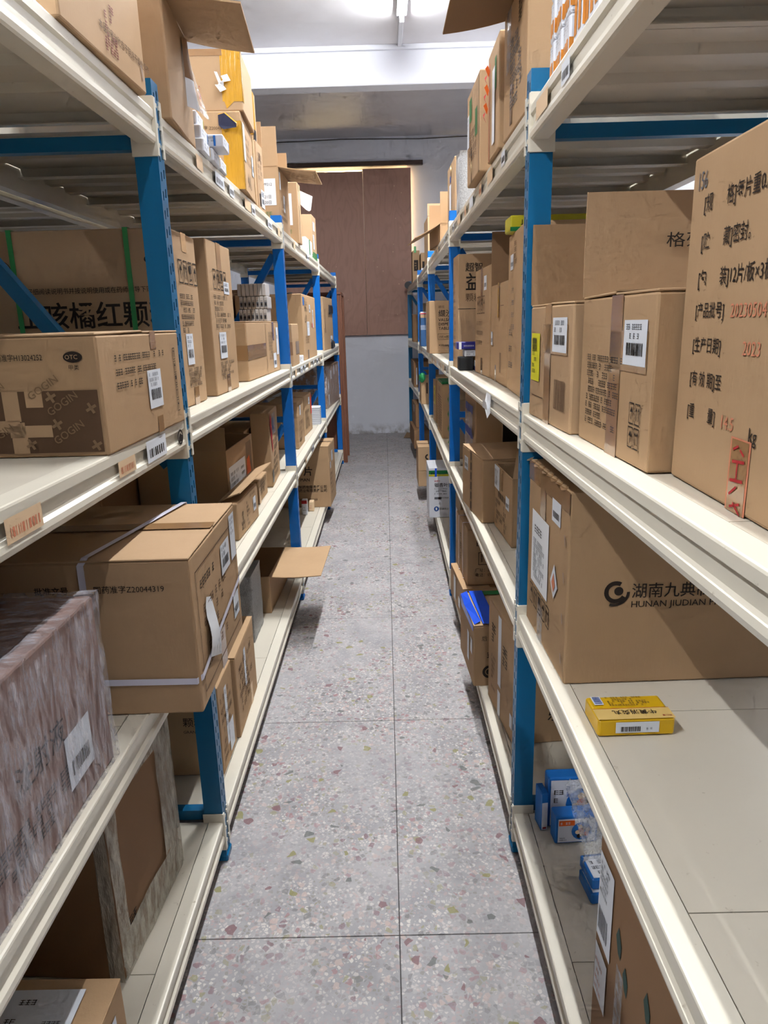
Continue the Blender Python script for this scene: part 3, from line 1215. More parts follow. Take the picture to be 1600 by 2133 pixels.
c.part(mb, 'curling_label', ['paper_white', 'ink'], 'white barcode label peeling into the aisle', True)
c.done()
c = Carton('cardboard_carton', 'kraft carton with green printed base and two white labels far along left top shelf', 'L', -.502, 5.428, L3z, -.035, .239, .35, .304)
c.rect('a', 0, 0, .239, .05, 'printed_text', 'ink_green')
c.rect('n', -.35, 0, .35, .035, 'printed_text', 'ink_green')
c.label('a', .03, .07, .07, .1, False, 3)
c.label('a', .05, .2, .09, .06, False, 2)
c.done()
c = Carton('paper_carton', 'low white carton with green print before the green-based carton on left top shelf', 'L', -.50, 4.95, L3z, -.02, .34, .25, .10, 'carton_white', soft=.001)
c.rect('a', .16, 0, .05, .10, 'printed_text', 'ink_green')
c.lines('a', .02, .02, .12, .06, 3, 'ink_grey')
c.lines('n', -.1, .02, .08, .06, 3, 'ink_grey')
c.done()
for key, yy in (((('L', 1, 3, 0)), [.30, .52, .72, .98, 1.12, 1.5, 1.8]), (('L', 2, 3, 0), [.4, 1.1]), (('L', 2, 2, 0), [.15, .4, .6, .85, 1.15, 1.4, 1.65]), (('L', 2, 1, 0), [.4, .8, 1.3])):
    for j, y in enumerate(yy):
        sticker(BEAMS[key], y, .07 + .05 * (j % 2), -.05, .036, -1, 'label_white' if j % 3 else 'food_cream', j % 3 != 0)
sticker(BEAMS[('L', 0, 2, 0)], 1.66, .13, -.052, .045, -1, 'label_white')
sticker(BEAMS[('L', 0, 2, 0)], 1.50, .09, -.048, .03, -1, 'food_cream', True)
sticker(BEAMS[('L', 0, 2, 0)], 1.10, .10, -.05, .034, -1, 'food_cream', True)
mb = MB()
for k in range(18):
    t0, t1 = k * math.pi / 9, (k + 1) * math.pi / 9
    mb.add([(.0015, 1.905 + q * math.cos(tt) * 1.25, -.034 + q * math.sin(tt)) for q, tt in ((.013, t0), (.018, t0), (.018, t1), (.013, t1))], [(0, 1, 2, 3)])
mb.add([(.0015, 1.89, -.044), (.0015, 1.918, -.046), (.0015, 1.922, -.032), (.0015, 1.905, -.025), (.0015, 1.893, -.034)], [(0, 1, 2, 3, 4)])
mb.build('maker_emblem', 'ink', BEAMS[('L', 0, 2, 0)])

# ================================================================== LEFT RACK, third shelf
c = Carton('cardboard_carton', 'kraft carton with brown patterned print block, overhanging near end of left third shelf', 'L', -.490, 1.237, L2z, -.01, .475, .45, .211, top='x', tape='tape_clear')
c.text('n', -.187, .168, .0135, '国药准字H13024252', 'ink', sx=.78)
c.ring('n', -.043, .172, .0095, .0, 'ink', 20, 1.75)
c.text('n', -.0565, .1685, .0105, 'OTC', 'kraft', e=DEC * 2)
c.text('n', -.053, .151, .0095, '甲类', 'ink')
c.rect('n', .0, .008, .442, .108, 'printed_block', 'ink_soft')
for a, b, w, h in ((-.42, .09, .03, .026), (-.335, .0, 0, 0), (-.175, .064, .028, .052), (-.22, .046, .07, .02), (-.135, .088, .03, .028), (-.17, .036, .075, .021), (-.168, .008, .028, .03), (-.4, .05, .05, .02)):
    if w:
        c.rect('n', a, b, w, h, 'printed_band', 'kraft', DEC * 2)
c.ring('n', -.142, .036, .027, .006, 'kraft', 8, 1.0, math.pi / 2, math.pi, 'printed_band', DEC * 2)
for a, b in ((-.095, .072), (-.09, .022), (-.215, .018), (-.22, .09), (-.3, .06), (-.36, .02), (-.125, .1)):
    c.text('n', a, b, .019, 'GOGIN', 'kraft_edge', .008, .55, e=DEC * 2.6)
for a, b in ((-.09, .105), (-.085, .058), (-.135, .024), (-.205, .1), (-.022, .085), (-.02, .02), (-.3, .1), (-.33, .03)):
    for r_ in (.5, .5 + math.pi / 2):
        ca, sa = math.cos(r_), math.sin(r_)
        c.rect('n', a - .010 * ca + .0025 * sa, b - .010 * sa - .0025 * ca, .020, .005, 'printed_band', 'kraft_edge', DEC * 2.6, r_)
c.lines('a', .07, .155, .33, .022, 1, 'ink', .0115)
c.lines('a', .07, .130, .26, .020, 1, 'ink', .0115)
c.lines('a', .07, .106, .17, .020, 1, 'ink', .0115)
c.label('a', .235, .055, .085, .078, True, 3)
c.icons('a', .42, .03, .026, 5, True)
c.tape('a', .275, .0, .035, .035)
c.tape('a', .275, .175, .035, .036)
c.done()

c = Carton('cardboard_carton', 'big brown carton with green straps and heavy black Chinese lettering behind the near left upright', 'L', -.553, 1.96, L2z, -.002, .254, .52, .47)
c.text('n', -.428, .228, .072, '止咳橘红颗粒', 'ink', .012, sx=.99)
c.text('n', -.405, .312, .0165, '请仔细阅读说明书并按说明使用或在药师指导下购买和使用', 'ink', sx=.96)
c.text('n', -.44, .183, .03, '国药准字生产企业', 'ink', .01)
c.ring('n', -.45, .372, .026, .024, 'ink_soft', 22, 1.1)
c.text('n', -.472, .362, .022, '康芝', 'ink_soft')
c.ring('n', -.052, .392, .011, .0, 'ink', 18, 1.7)
c.text('n', -.067, .388, .012, 'OTC', 'kraft_dark', e=DEC * 2)
c.text('n', -.064, .368, .012, '甲类', 'ink')
for q in (.415, .112):
    s_ = c.strap('x', q, .0135, 'strap_green')
c.icons('a', .06, .335, .062, 4)
c.lines('a', .05, .20, .16, .11, 6, 'ink', .012)
c.label('a', .07, .115, .07, .085, True, 3)
c.lines('a', .07, .05, .15, .055, 5, 'ink', .009)
c.tape('a', .11, .42, .05, .05)
c.tape('a', .11, .0, .05, .05)
c.done()
c = Carton('cardboard_carton', 'tall kraft carton with handling marks and barcode label, second behind near left upright', 'L', -.543, 2.315, L2z, -.007, .34, .4, .483)
c.icons('a', .06, .335, .062, 4)
c.lines('a', .05, .21, .24, .11, 6, 'ink', .012)
c.label('a', .08, .115, .10, .085, True, 3)
c.label('a', .2, .325, .08, .04, True, 1)
c.lines('a', .07, .045, .22, .06, 5, 'ink', .009)
c.tape('a', .13, .36, .06, .123)
c.tape('a', .15, .0, .05, .06)
c.done()
c = Carton('cardboard_carton', 'long low kraft carton with wide clear tape round its corner on left third shelf', 'L', -.552, 2.923, L2z, -.022, .77, .4, .237, top='y', tape='tape_clear')
c.tape('a', 0, .085, .40, .058)
c.tape('n', -.4, .085, .4, .058)
c.rect('a', .41, 0, .006, .234, 'flap_edge', 'kraft_edge')
c.lines('a', .48, .06, .13, .13, 9, 'ink', .011)
c.label('a', .68, .08, .06, .13, False, 2)
c.label('a', .58, .02, .08, .07, True, 0)
c.tape('a', .58, .15, .05, .085)
c.done()
SPINE_G = 'white medicine boxes stacked three rows high on the long low carton'
ORD = ['first', 'second', 'third', 'fourth', 'fifth', 'sixth', 'seventh', 'eighth']
sp = None
for row in range(3):
    for col in range(7):
        if sp is None:
            b = Carton('medicine_box', 'slim white medicine box, bottom row, first from left, on the long low taped carton', 'R', -.69, 3.5, L2z + .2385, 0, .12, .0185, .0575, 'carton_white_shaded', 'medicine box', SPINE_G, .0003, 4)
            b.rect('n', .004, .010, .0105, .022, 'dark_label', 'ink_grey')
            b.rect('n', .006, .016, .0065, .010, 'dark_label', 'ink', DEC * 2)
            b.rect('n', .004, .036, .0105, .002, 'dark_label', 'ink_grey')
            sp = b.done()
        else:
            r2 = sp.copy()
            r2['label'] = 'slim white medicine box, %s row, %s from left, on the long low taped carton' % (['bottom', 'middle', 'top'][row], ORD[col])
            COL.objects.link(r2)
            r2.location = (-.69 + col * .0193 + (.006 if row == 1 else 0), 3.5, L2z + .2385 + row * .058)
            if row < 2:
                for ch in sp.children:
                    link_copy(ch, r2)
c = Carton('cardboard_carton', 'squat kraft carton with silvery tape patch right behind the second left upright', 'L', -.50, 3.947, L2z, 0, .3, .1, .226)
c.tape('a', .14, .06, .15, .07, 'tape_clear')
c.tape('n', -.08, .06, .08, .07, 'tape_clear')
c.done()
c = Carton('cardboard_carton', 'large tall kraft carton with scribbled marks between second and third left uprights', 'L', -.509, 4.599, L2z, -.01, .77, .42, .408)
c.label('a', .20, .15, .14, .09, False, 4)
c.label('a', .03, .34, .06, .05, False, 0, 'carton_blue')
c.label('a', .36, .3, .07, .05, True, 1)
c.label('a', .55, .2, .05, .12, False, 2)
c.ring('a', .52, .215, .016, .006, 'sticker_red', 14, 1.6)
c.lines('a', .1, .3, .18, .08, 4, 'ink', .02)
c.text('a', .1, .235, .06, '山川', 'ink')
c.lines('a', .1, .1, .2, .05, 3, 'ink_soft', .012)
c.text('n', -.33, .2, .05, '规格', 'ink', .01)
c.tape('a', .2, .0, .05, .06)
mb = MB()
mb.tube([(-.1 + .02 * math.sin(i * 2), .1 + i * .06, .412 + .006 * math.sin(i * 1.3)) for i in range(9)], .006, 5)
c.part(mb, 'black_strap', 'plastic_black', 'black strap bunched on top', True)
c.done()
c = Carton('medicine_box', 'tiny white pill box on left third shelf edge by the squat carton', 'L', -.503, 4.43, L2z, 0, .05, .028, .04, 'carton_white', 'medicine box', None, .0004, 4)
c.lines('n', .004, .008, .02, .02, 2, 'ink_grey')
c.done()
c = Carton('cardboard_carton', 'kraft carton with black plastic at top and bottom near the last left upright', 'L', -.524, 6.341, L2z, -.062, .6, .4, .453)
c.label('a', .4, .06, .12, .06, True, 0)
c.rect('a', .08, .15, .03, .2, 'packing_tape', 'tape_clear')
c.text('a', .3, .28, .06, '年', 'ink')
mb = MB()
mb.bevbox((-.08, .35, .30), (.012, .58, .40), .02)
c.part(mb, 'black_wrap', 'plastic_black', 'black plastic wrap flap')
mb = MB()
mb.bevbox((-.06, .42, .0), (.016, .59, .075), .015)
c.part(mb, 'black_wrap', 'plastic_black', 'black plastic wrap at the foot')
c.done()

# ================================================================== LEFT RACK, second shelf


def film_shell(c, name, mat, g=.006, wob=.006, n=12, slack=.0):
    """loose wrinkled film all round a box"""
    mb = MB()
    idx = {}
    D, L, H, s = c.D, c.L, c.H, c.s
    for face in range(6):
        a = face // 2
        b_, c_ = (a + 1) % 3, (a + 2) % 3
        for i in range(n):
            for j in range(n):
                q = []
                for di, dj in ((0, 0), (1, 0), (1, 1), (0, 1)):
                    k = [0, 0, 0]
                    k[a], k[b_], k[c_] = (0 if face % 2 == 0 else n), i + di, j + dj
                    k = tuple(k)
                    if k not in idx:
                        p = [-g + (d + 2 * g) * kk / n for kk, d in zip(k, (D, L, H))]
                        p[2] = max(p[2], .0012)
                        w = noise.noise(Vector((p[0] * 14 + c.seed, p[1] * 14, p[2] * 5))) * wob
                        w2 = noise.noise(Vector((p[0] * 40 + c.seed, p[1] * 40, p[2] * 16))) * wob * .5
                        for ax in range(3):
                            if k[ax] in (0, n):
                                p[ax] += abs(w + w2) * (-1 if k[ax] == 0 else 1) * (0 if (ax == 2 and k[ax] == 0) else 1)
                        idx[k] = len(mb.v)
                        mb.v.append((s * p[0], p[1], p[2]))
                    q.append(idx[k])
                mb.f.append(tuple(q))
                mb.s.append(0)
    return c.part(mb, name, mat, 'clear wrinkled stretch film', True)


c = Carton('wrapped_carton', 'dark carton wrapped in shiny clear stretch film, nearest on left second shelf', 'L', -.508, .60, L1z, 0, .53, .43, .312, 'kraft_plum', n=6)
c.text('a', .22, .14, .05, '注射液', 'ink')
c.lines('a', .05, .04, .4, .06, 3, 'ink', .016)
c.label('a', .36, .05, .09, .09, True, 0)
film_shell(c, 'stretch_film', 'film_wrap', .004, .008, 16)
c.done()

c = Carton('cardboard_carton', 'big kraft carton with white straps jutting into the aisle from left second shelf', 'L', -.381, 1.272, L1z, .012, .432, .52, .327, top='x', tape='tape_clear')
c.text('n', -.187, .262, .0165, '国药准字Z20044319', 'ink', sx=.95)
c.text('n', -.30, .262, .0165, '批准文号', 'ink', .01)
u0_, v0_, u1_, v1_ = .03, .03, .40, .285
for (a, b, w, h) in ((u0_, v0_, u1_ - u0_, .0025), (u0_, v1_, u1_ - u0_, .0025), (u0_, v0_, .0025, v1_ - v0_), (u1_, v0_, .0025, v1_ - v0_)):
    c.rect('a', a, b, w, h, 'printed_text', 'ink_soft')
c.lines('a', .06, .235, .18, .03, 1, 'ink', .018)
c.lines('a', .07, .06, .28, .15, 5, 'ink_soft', .018)
c.label('a', .25, .20, .09, .07, True, 2)
c.label('a', .36, .20, .055, .11, False, 4)
c.label('a', .34, .055, .06, .06, True, 0)
c.tape('a', .185, .0, .05, .09)
mb = MB()
for i in range(7):
    f = i / 6
    mb.v += [(.004 + .02 * max(0, f - .7) ** 1 + .006 * math.sin(f * 5), .075 + .01 * f, .085 + .13 * f), (.003 + .004 * math.sin(f * 4), .175 - .035 * f, .045 + .15 * f)]
for i in range(6):
    mb.f.append((2 * i, 2 * i + 1, 2 * i + 3, 2 * i + 2))
    mb.s.append(0)
c.part(mb, 'delivery_slip', 'paper_white', 'white delivery slip peeling off', True)
mb = MB()
e = .003
mb.band([(-.30, -e, .075), (-.1, -e, .073), (-.006, -e, .072), (e, .012, .075), (e, .2, .105), (e, .42, .135), (-.03, .437, .137)],
        [(0, 0, 1)] * 3 + [(0, -.1, 1)] * 3 + [(0, 0, 1)], .0135)
mb.build('strap', 'strap_white', c.o)
mb = MB()
mb.band([(-.205, -e, .12), (-.205, -e, .318), (-.197, .006, .332), (-.165, .16, .3335), (-.12, .43, .3325), (-.118, .436, .30)],
        [(1, 0, 0)] * 6, .0135)
mb.build('strap', 'strap_white', c.o)
c.done()

c = Carton('cardboard_carton', 'open kraft carton with large white form and orange sticker at rear of left second shelf', 'L', -.63, 2.73, L1z, -.035, .46, .36, .282, opened=True)
c.flap('n', 84, .09)
c.flap('b', 60, .15)
c.rect('a', .02, .04, .28, .17, 'paper_form', 'label_white', .0016)
c.lines('a', .04, .06, .15, .13, 6, 'ink_grey', .012, .003)
c.lines('a', .21, .06, .08, .13, 5, 'ink', .01, .003)
c.tape('a', .33, .12, .10, .14, 'kraft_edge')
c.poly('a', [(.31, .10), (.36, .05), (.40, .12), (.38, .20), (.33, .19)], 'orange_sticker', 'sticker_orange', .002)
c.done()
c = Carton('cardboard_carton', 'small kraft carton with raised lid at the front of left second shelf', 'L', -.543, 2.454, L1z, -.036, .344, .072, .137, top=False)
c.flap('b', 22, .088, a=.02, b=-.26)
c.label('a', .25, .045, .045, .055, True, 0)
c.lines('a', .05, .02, .06, .07, 4, 'ink', .013)
c.lines('a', .14, .015, .05, .10, 6, 'ink', .008)
c.lines('a', .2, .11, .1, .02, 1, 'ink_soft', .01)
c.done()
c = Carton('cardboard_carton', 'little kraft carton under the raised lid on left second shelf', 'L', -.561, 2.992, L1z, 0, .224, .05, .102)
c.lines('a', .02, .03, .18, .06, 3, 'ink', .02)
c.rect('a', 0, 0, .04, .07, 'packing_tape', 'food_cream')
c.done()
c = Carton('cardboard_carton', 'kraft carton with brown tape strip at rear before second left upright', 'L', -.655, 3.235, L1z, 0, .40, .33, .285)
c.tape('a', .12, .1, .05, .18)
c.label('a', .14, .16, .05, .05, True, 0)
c.lines('a', .2, .03, .15, .08, 4, 'ink_soft', .015)
c.done()
c = Carton('cardboard_carton', 'kraft carton with glossy purple film and red strip next to second left upright', 'L', -.552, 3.325, L1z, .04, .335, .09, .355)
c.poly('a', [(.0, .30), (.05, .17), (.07, .16), (.06, .33), (.03, .35)], 'red_strip', 'ink_red', .002)
c.rect('a', .08, .24, .13, .10, 'film_patch', 'film_bag', .003)
c.rect('a', .09, .26, .08, .06, 'printed_text', 'carton_navy')
c.lines('a', .08, .03, .2, .19, 6, 'ink', .02)
c.rect('a', .0, .02, .05, .06, 'dark_tape', 'plastic_black', .002)
c.done()
c = Carton('cardboard_carton', 'kraft carton with torn tape just behind the second left upright on second shelf', 'L', -.551, 4.389, L1z, -.01, .312, .4, .291, top='y', tape='tape_clear')
c.label('a', .1, .2, .05, .06, False, 2)
c.lines('a', .06, .03, .2, .14, 4, 'ink_soft', .022)
c.rect('n', -.4, .085, .38, .003, 'printed_text', 'ink')
c.done()
c = Carton('cardboard_carton', 'kraft carton with a red stripe between second and third left uprights', 'L', -.569, 4.925, L1z, -.037, .367, .4, .273, top='y', tape='tape_clear')
c.rect('a', .30, .12, .05, .14, 'red_sticker', 'sticker_red', .002)
c.label('a', .2, .2, .06, .05, True, 0)
c.lines('a', .04, .04, .22, .13, 5, 'ink', .02)
c.done()
c = Carton('paper_stack', 'white stack of folded leaflets beside the third left upright', 'L', -.515, 5.50, L1z, 0, .1, .12, .14, 'carton_white', 'paper stack', None, .002, 6)
for k in range(9):
    c.rect('n', -.12, .012 + k * .014, .12, .0022, 'leaflet_edges', 'ink_grey')
    c.rect('a', 0, .012 + k * .014, .1, .0022, 'leaflet_edges', 'ink_grey')
c.done()
c = Carton('wrapped_carton', 'large dark brown carton in clear film before the last left upright', 'L', -.543, 6.548, L1z, -.063, .9, .4, .383, 'kraft_dark')
for u, v, w, h in ((.3, .25, .05, .08), (.52, .28, .05, .09), (.7, .3, .04, .06), (.12, .02, .05, .1)):
    c.label('a', u, v, w, h, False, 0)
c.poly('a', [(.1, .2), (.13, .13), (.16, .2), (.13, .27)], 'hazard_label', 'label_white', .002)
film_shell(c, 'stretch_film', 'film_wrap', .004, .004, 10)
c.done()

# ================================================================== LEFT RACK, bottom shelf
c = Carton('cardboard_carton', 'tall kraft carton with black Chinese print jutting into the aisle by the third left upright', 'L', -.445, 5.289, L0z, -.034, .41, .45, .472, top='x', tape='tape_clear')
c.text('n', -.20, .255, .075, '片', 'ink', .014)
c.text('n', -.262, .205, .034, 'G PIAN', 'ink', .012)
c.text('n', -.24, .150, .027, '制药有限责任公司', 'ink', .012)
c.text('n', -.24, .122, .027, '药业有限责任公司', 'ink', .012)
c.lines('n', -.24, .05, .15, .02, 1, 'ink', .014)
c.label('a', .15, .33, .09, .08, False, 3)
c.label('a', .05, .29, .05, .05, False, 1)
c.lines('a', .05, .08, .2, .18, 5, 'ink_soft', .02)
c.done()
c = Carton('medicine_box', 'small white box with red lid at the foot of the tall printed carton', 'L', -.604, 5.07, L0z, 0, .07, .04, .11, 'carton_white', 'medicine box', None, .0005, 4)
c.rect('n', .0, .085, .04, .025, 'printed_text', 'ink_red')
c.lines('n', .005, .03, .03, .045, 4, 'ink_grey')
c.barcode('a', .01, .02, .03, .03, 'ink')
c.done()
c = Carton('medicine_box', 'small plain pink-white box beside the red-lidded box on left bottom shelf', 'L', -.565, 5.17, L0z, 0, .07, .04, .075, 'food_cream', 'medicine box', None, .0005, 4)
c.lines('n', .005, .02, .03, .03, 2, 'ink_red_soft')
c.done()
c = Carton('cardboard_carton', 'kraft carton whose big lid flap sticks out flat over the terrazzo floor', 'L', -.585, 3.223, L0z, -.028, .474, .34, .188, opened=True)
c.flap('a', 179, .25, label='lid flap spread flat over the aisle')
c.flap('b', 84, .16)
c.done()
c = Carton('bubble_wrap_parcel', 'parcel in whitish bubble wrap on left bottom shelf', 'L', -.615, 2.90, L0z, 0, .22, .3, .3, 'kraft_grey', 'parcel')
film_shell(c, 'bubble_wrap', 'bubble_wrap', .006, .006, 14)
c.done()
c = Carton('cardboard_carton', 'kraft carton with clear tape strip hard behind the near left upright on bottom shelf', 'L', -.534, 1.935, L0z, -.0, .196, .42, .301)
c.tape('a', .075, .06, .03, .2, 'label_white')
c.lines('a', .02, .12, .16, .14, 4, 'ink_soft', .016)
c.label('a', .10, .02, .06, .1, False, 0)
c.lines('a', .02, .03, .06, .08, 3, 'ink_soft', .014)
c.text('n', -.115, .175, .034, '颗粒', 'ink')
c.text('n', -.115, .15, .014, 'GRANULES', 'ink')
c.done()
c = Carton('cardboard_carton', 'kraft carton with taped slip, second behind the near left upright on bottom shelf', 'L', -.523, 2.141, L0z, .015, .352, .42, .298, top='y', tape='tape_clear')
c.tape('a', .14, .12, .03, .14, 'label_white')
c.tape('a', .22, .0, .035, .08, 'food_cream')
c.lines('a', .04, .06, .27, .18, 6, 'ink_soft', .02)
c.done()
c = Carton('wrapped_carton', 'carton in torn milky film with bare brown square, near end of left bottom shelf', 'L', -.592, 1.214, L0z, -.076, .35, .33, .50, 'kraft_dark')
c.lines('a', .05, .06, .1, .05, 3, 'ink', .02)
# film: four strips round the bare window on the aisle face, full cover on the other faces
mb = MB()


def strip(u0, v0, u1, v1, n=7):
    o = len(mb.v)
    for i in range(n + 1):
        for j in range(n + 1):
            u, v = u0 + (u1 - u0) * i / n, v0 + (v1 - v0) * j / n
            w = .004 + .004 * abs(noise.noise(Vector((u * 30, v * 30, 3))))
            edge = .008 * noise.noise(Vector((u * 50, v * 50, 9)))
            mb.v.append((w, u + edge, min(max(v + edge, .002), .508)))
    for i in range(n):
        for j in range(n):
            mb.f.append((o + i * (n + 1) + j, o + (i + 1) * (n + 1) + j, o + (i + 1) * (n + 1) + j + 1, o + i * (n + 1) + j + 1))
            mb.s.append(0)


strip(0, 0, .35, .105)
strip(0, .105, .045, .50)
strip(.255, .105, .35, .50)
strip(.045, .40, .255, .50)
c.part(mb, 'milky_film', 'film_milky', 'torn milky stretch film', True)
mb = MB()
mb.add([(-.03, -.004, .003), (.004, -.004, .003), (.004, -.004, .505), (-.022, -.004, .505)], [(0, 1, 2, 3)])
c.part(mb, 'milky_film', 'film_milky')
mb = MB()
mb.add([(.004, .354, .003), (-.3, .354, .003), (-.3, .354, .505), (.004, .354, .505)], [(0, 1, 2, 3)])
c.part(mb, 'milky_film', 'film_milky')
c.done()
c = Carton('cardboard_carton', 'low kraft carton with white address label on its lid in the bottom left corner', 'L', -.50, .660, L0z, 0, .352, .42, .236, top='y', tape=None)
c.rect('t', -.175, .23, .125, .095, 'address_label', 'label_white', .006)
c.lines('t', -.165, .24, .05, .07, 4, 'ink', .01, .0066, name='label_print')
c.lines('t', -.10, .24, .045, .03, 2, 'ink_grey', .008, .0066, name='label_print')
c.label('a', .22, .08, .09, .12, False, 4)
c.tape('a', .05, 0, .05, .2)
c.done()

# ================================================================== RIGHT RACK, top shelf
ORG = 'white and orange medicine boxes on the right top shelf'
proto = {}
for grp, (y0, n, w, hh, tiers) in enumerate(((1.452, 8, .0205, .0745, 3), (1.262, 5, .0335, .17, 1))):
    for tr in range(tiers):
        for i in range(n):
            if grp not in proto:
                b = Carton('medicine_box', ['slim white and orange medicine box, bottom tier, nearest, on the right top shelf', 'tall white and orange medicine box, nearest in the row on right top shelf'][grp],
                           'R', .345, y0, R3z, 0, w - .0008, .12, hh - .0008, 'carton_white', 'medicine box', ORG, .0003, 4)
                b.rect('a', w * .2, hh * .14, w * .5, hh * .34, 'orange_panel', 'carton_orange')
                b.lines('a', w * .2, hh * .6, w * .6, hh * .32, 5, 'ink_grey')
                b.rect('n', .0, hh * .14, .12, hh * .34, 'orange_panel', 'carton_orange')
                b.lines('n', .012, hh * .6, .09, hh * .3, 3, 'ink_grey')
                proto[grp] = b.done()
            else:
                r_ = proto[grp].copy()
                r_['label'] = ('slim white and orange medicine box, %s tier, %s from the near right upright' % (['bottom', 'middle', 'top'][tr], ORD[7 - i])) if grp == 0 else 'tall white and orange medicine box, %s from the nearest, on right top shelf' % ORD[i]
                COL.objects.link(r_)
                r_.location = (.345 + .002 * ((i * 7) % 3), y0 + i * w, R3z + tr * hh)
                for ch in proto[grp].children:
                    link_copy(ch, r_)

c = Carton('cardboard_carton', 'kraft carton with lid flap over the aisle, past the near upright on right top shelf', 'R', .331, 1.783, R3z, .007, .303, .4, .292)
c.flap('a', 189, .162, mat='kraft_dark', label='lid flap folded out over the aisle')
c.tape('a', .04, .15, .06, .14, 'film_bag')
c.tape('a', .1, .02, .03, .09)
c.lines('a', .10, .05, .16, .16, 6, 'ink_grey', .02)
c.ring('a', .24, .1, .012, .01, 'ink_grey', 12)
c.lines('a', .2, .21, .05, .06, 3, 'ink', .02)
c.done()
c = Carton('cardboard_carton', 'narrow kraft carton with orange and red stickers on right top shelf', 'R', .321, 2.119, R3z, -.006, .215, .4, .284)
c.rect('a', .10, .03, .05, .19, 'paper_strip', 'paper_white', .002)
c.rect('a', .03, .0, .012, .26, 'printed_text', 'ink_red_soft')
c.rect('a', .14, .16, .03, .08, 'printed_text', 'ink_green')
mb = MB()
for k in range(6):
    y, z, s_ = .165 + .008 * k, .235 - .022 * k, .012
    mb.add([(-.002 - .012 * (k % 2), y, z), (-.004, y + s_, z - s_), (-.014, y + s_ * 1.2, z + s_), (-.008, y, z + s_ * 1.4)], [(0, 1, 2, 3)], k % 2)
c.part(mb, 'sticker_scraps', ['sticker_orange', 'ink_red'], 'orange and red sticker scraps sticking up')
c.done()
c = Carton('cardboard_carton', 'kraft carton with green printed panels overhanging the right top shelf edge', 'R', .309, 2.425, R3z, .013, .296, .4, .287)
c.rect('a', .20, .12, .05, .08, 'printed_text', 'ink_green')
c.rect('a', .06, .19, .06, .07, 'printed_text', 'ink_green')
c.lines('a', .05, .06, .2, .1, 4, 'ink_soft', .018)
c.label('a', .01, .12, .05, .1, False, 3)
c.tape('a', .10, .0, .02, .11)
c.rect('a', -.016, .0, .004, .28, 'flap_edge', 'ink')
c.done()
c = Carton('bubble_wrap_parcel', 'parcel in white bubble wrap on the right top shelf before the second upright', 'R', .342, 3.28, R3z, 0, .11, .3, .235, 'kraft_grey', 'parcel')
film_shell(c, 'bubble_wrap', 'bubble_wrap', .006, .007, 14)
c.done()
c = Carton('cardboard_carton', 'kraft carton with long white slip behind the second right upright on top shelf', 'R', .362, 3.79, R3z, .009, .355, .4, .329)
c.rect('a', .12, .08, .09, .15, 'paper_strip', 'paper_white', .002)
c.tape('a', .16, .26, .05, .06)
c.rect('a', .14, .24, .05, .03, 'printed_text', 'ink_blue')
c.done()
c = Carton('cardboard_carton', 'open kraft carton on right top shelf, side flap sloping down into the aisle', 'R', .344, 4.486, R3z, .082, .44, .35, .113, opened=True)
c.flap('n', 90, .17)
c.flap('b', 88, .19)
c.flap('f', 88, .16)
c.flap('a', 208, .165)
c.done()
c = Carton('cardboard_carton', 'tall plain kraft carton beside the third right upright on top shelf', 'R', .362, 6.02, R3z, .012, .42, .4, .36, 'kraft')
c.flap('n', 90, .09)
c.done()
c = Carton('cardboard_carton', 'slim kraft carton with black label panel at far end of right top shelf', 'R', .343, 8.70, R3z, 0, .3, .085, .355)
c.rect('n', .018, .13, .05, .12, 'printed_text', 'ink')
c.lines('n', .024, .15, .036, .08, 3, 'kraft', .012, DEC * 2)
mb = MB()
mb.box((.02, .0, .33), (.045, .012, .40))
c.part(mb, 'green_tape', 'strap_green', 'strip of green tape')
c.done()
c = Carton('cardboard_carton', 'second kraft carton with black label panel at far end of right top shelf', 'R', .438, 8.66, R3z, 0, .3, .3, .325)
c.rect('n', .018, .12, .05, .11, 'printed_text', 'ink')
c.done()
c = Carton('medicine_box', 'small white box at the aisle edge far along the right top shelf', 'R', .40, 7.85, R3z, 0, .1, .06, .1, 'carton_white', 'medicine box', None, .0005, 4)
c.rect('n', .0, .0, .06, .04, 'printed_text', 'ink_blue')
c.done()
for key, yy in ((('R', 0, 3, 0), [1.60, 1.77]), (('R', 1, 3, 0), [.28, .5, .75, .98, 1.2, 1.42, 1.7]), (('R', 2, 3, 0), [.2, .7, 1.2]), (('R', 2, 2, 0), [.1, .3, .5, .75, 1.0, 1.25]), (('R', 3, 2, 0), [.4, 1.0])):
    for j, y in enumerate(yy):
        sticker(BEAMS[key], y, .06 + .05 * (j % 2), -.05, .036, 1, 'label_white' if j % 3 == 0 else 'food_cream', j % 2 == 0)
mb = MB()
mb.add([(-.004, .47, -.004), (-.004, .56, -.004), (-.014, .55, -.045), (-.010, .50, -.082), (-.006, .46, -.06)], [(0, 1, 2, 3, 4)])
mb.add([(-.016, .48, -.03), (-.022, .52, -.02), (-.02, .54, -.05), (-.012, .49, -.055)], [(0, 1, 2, 3)])
mb.build('torn_label', 'paper_white', BEAMS[('R', 1, 2, 0)])['label'] = 'torn white label hanging off the beam'

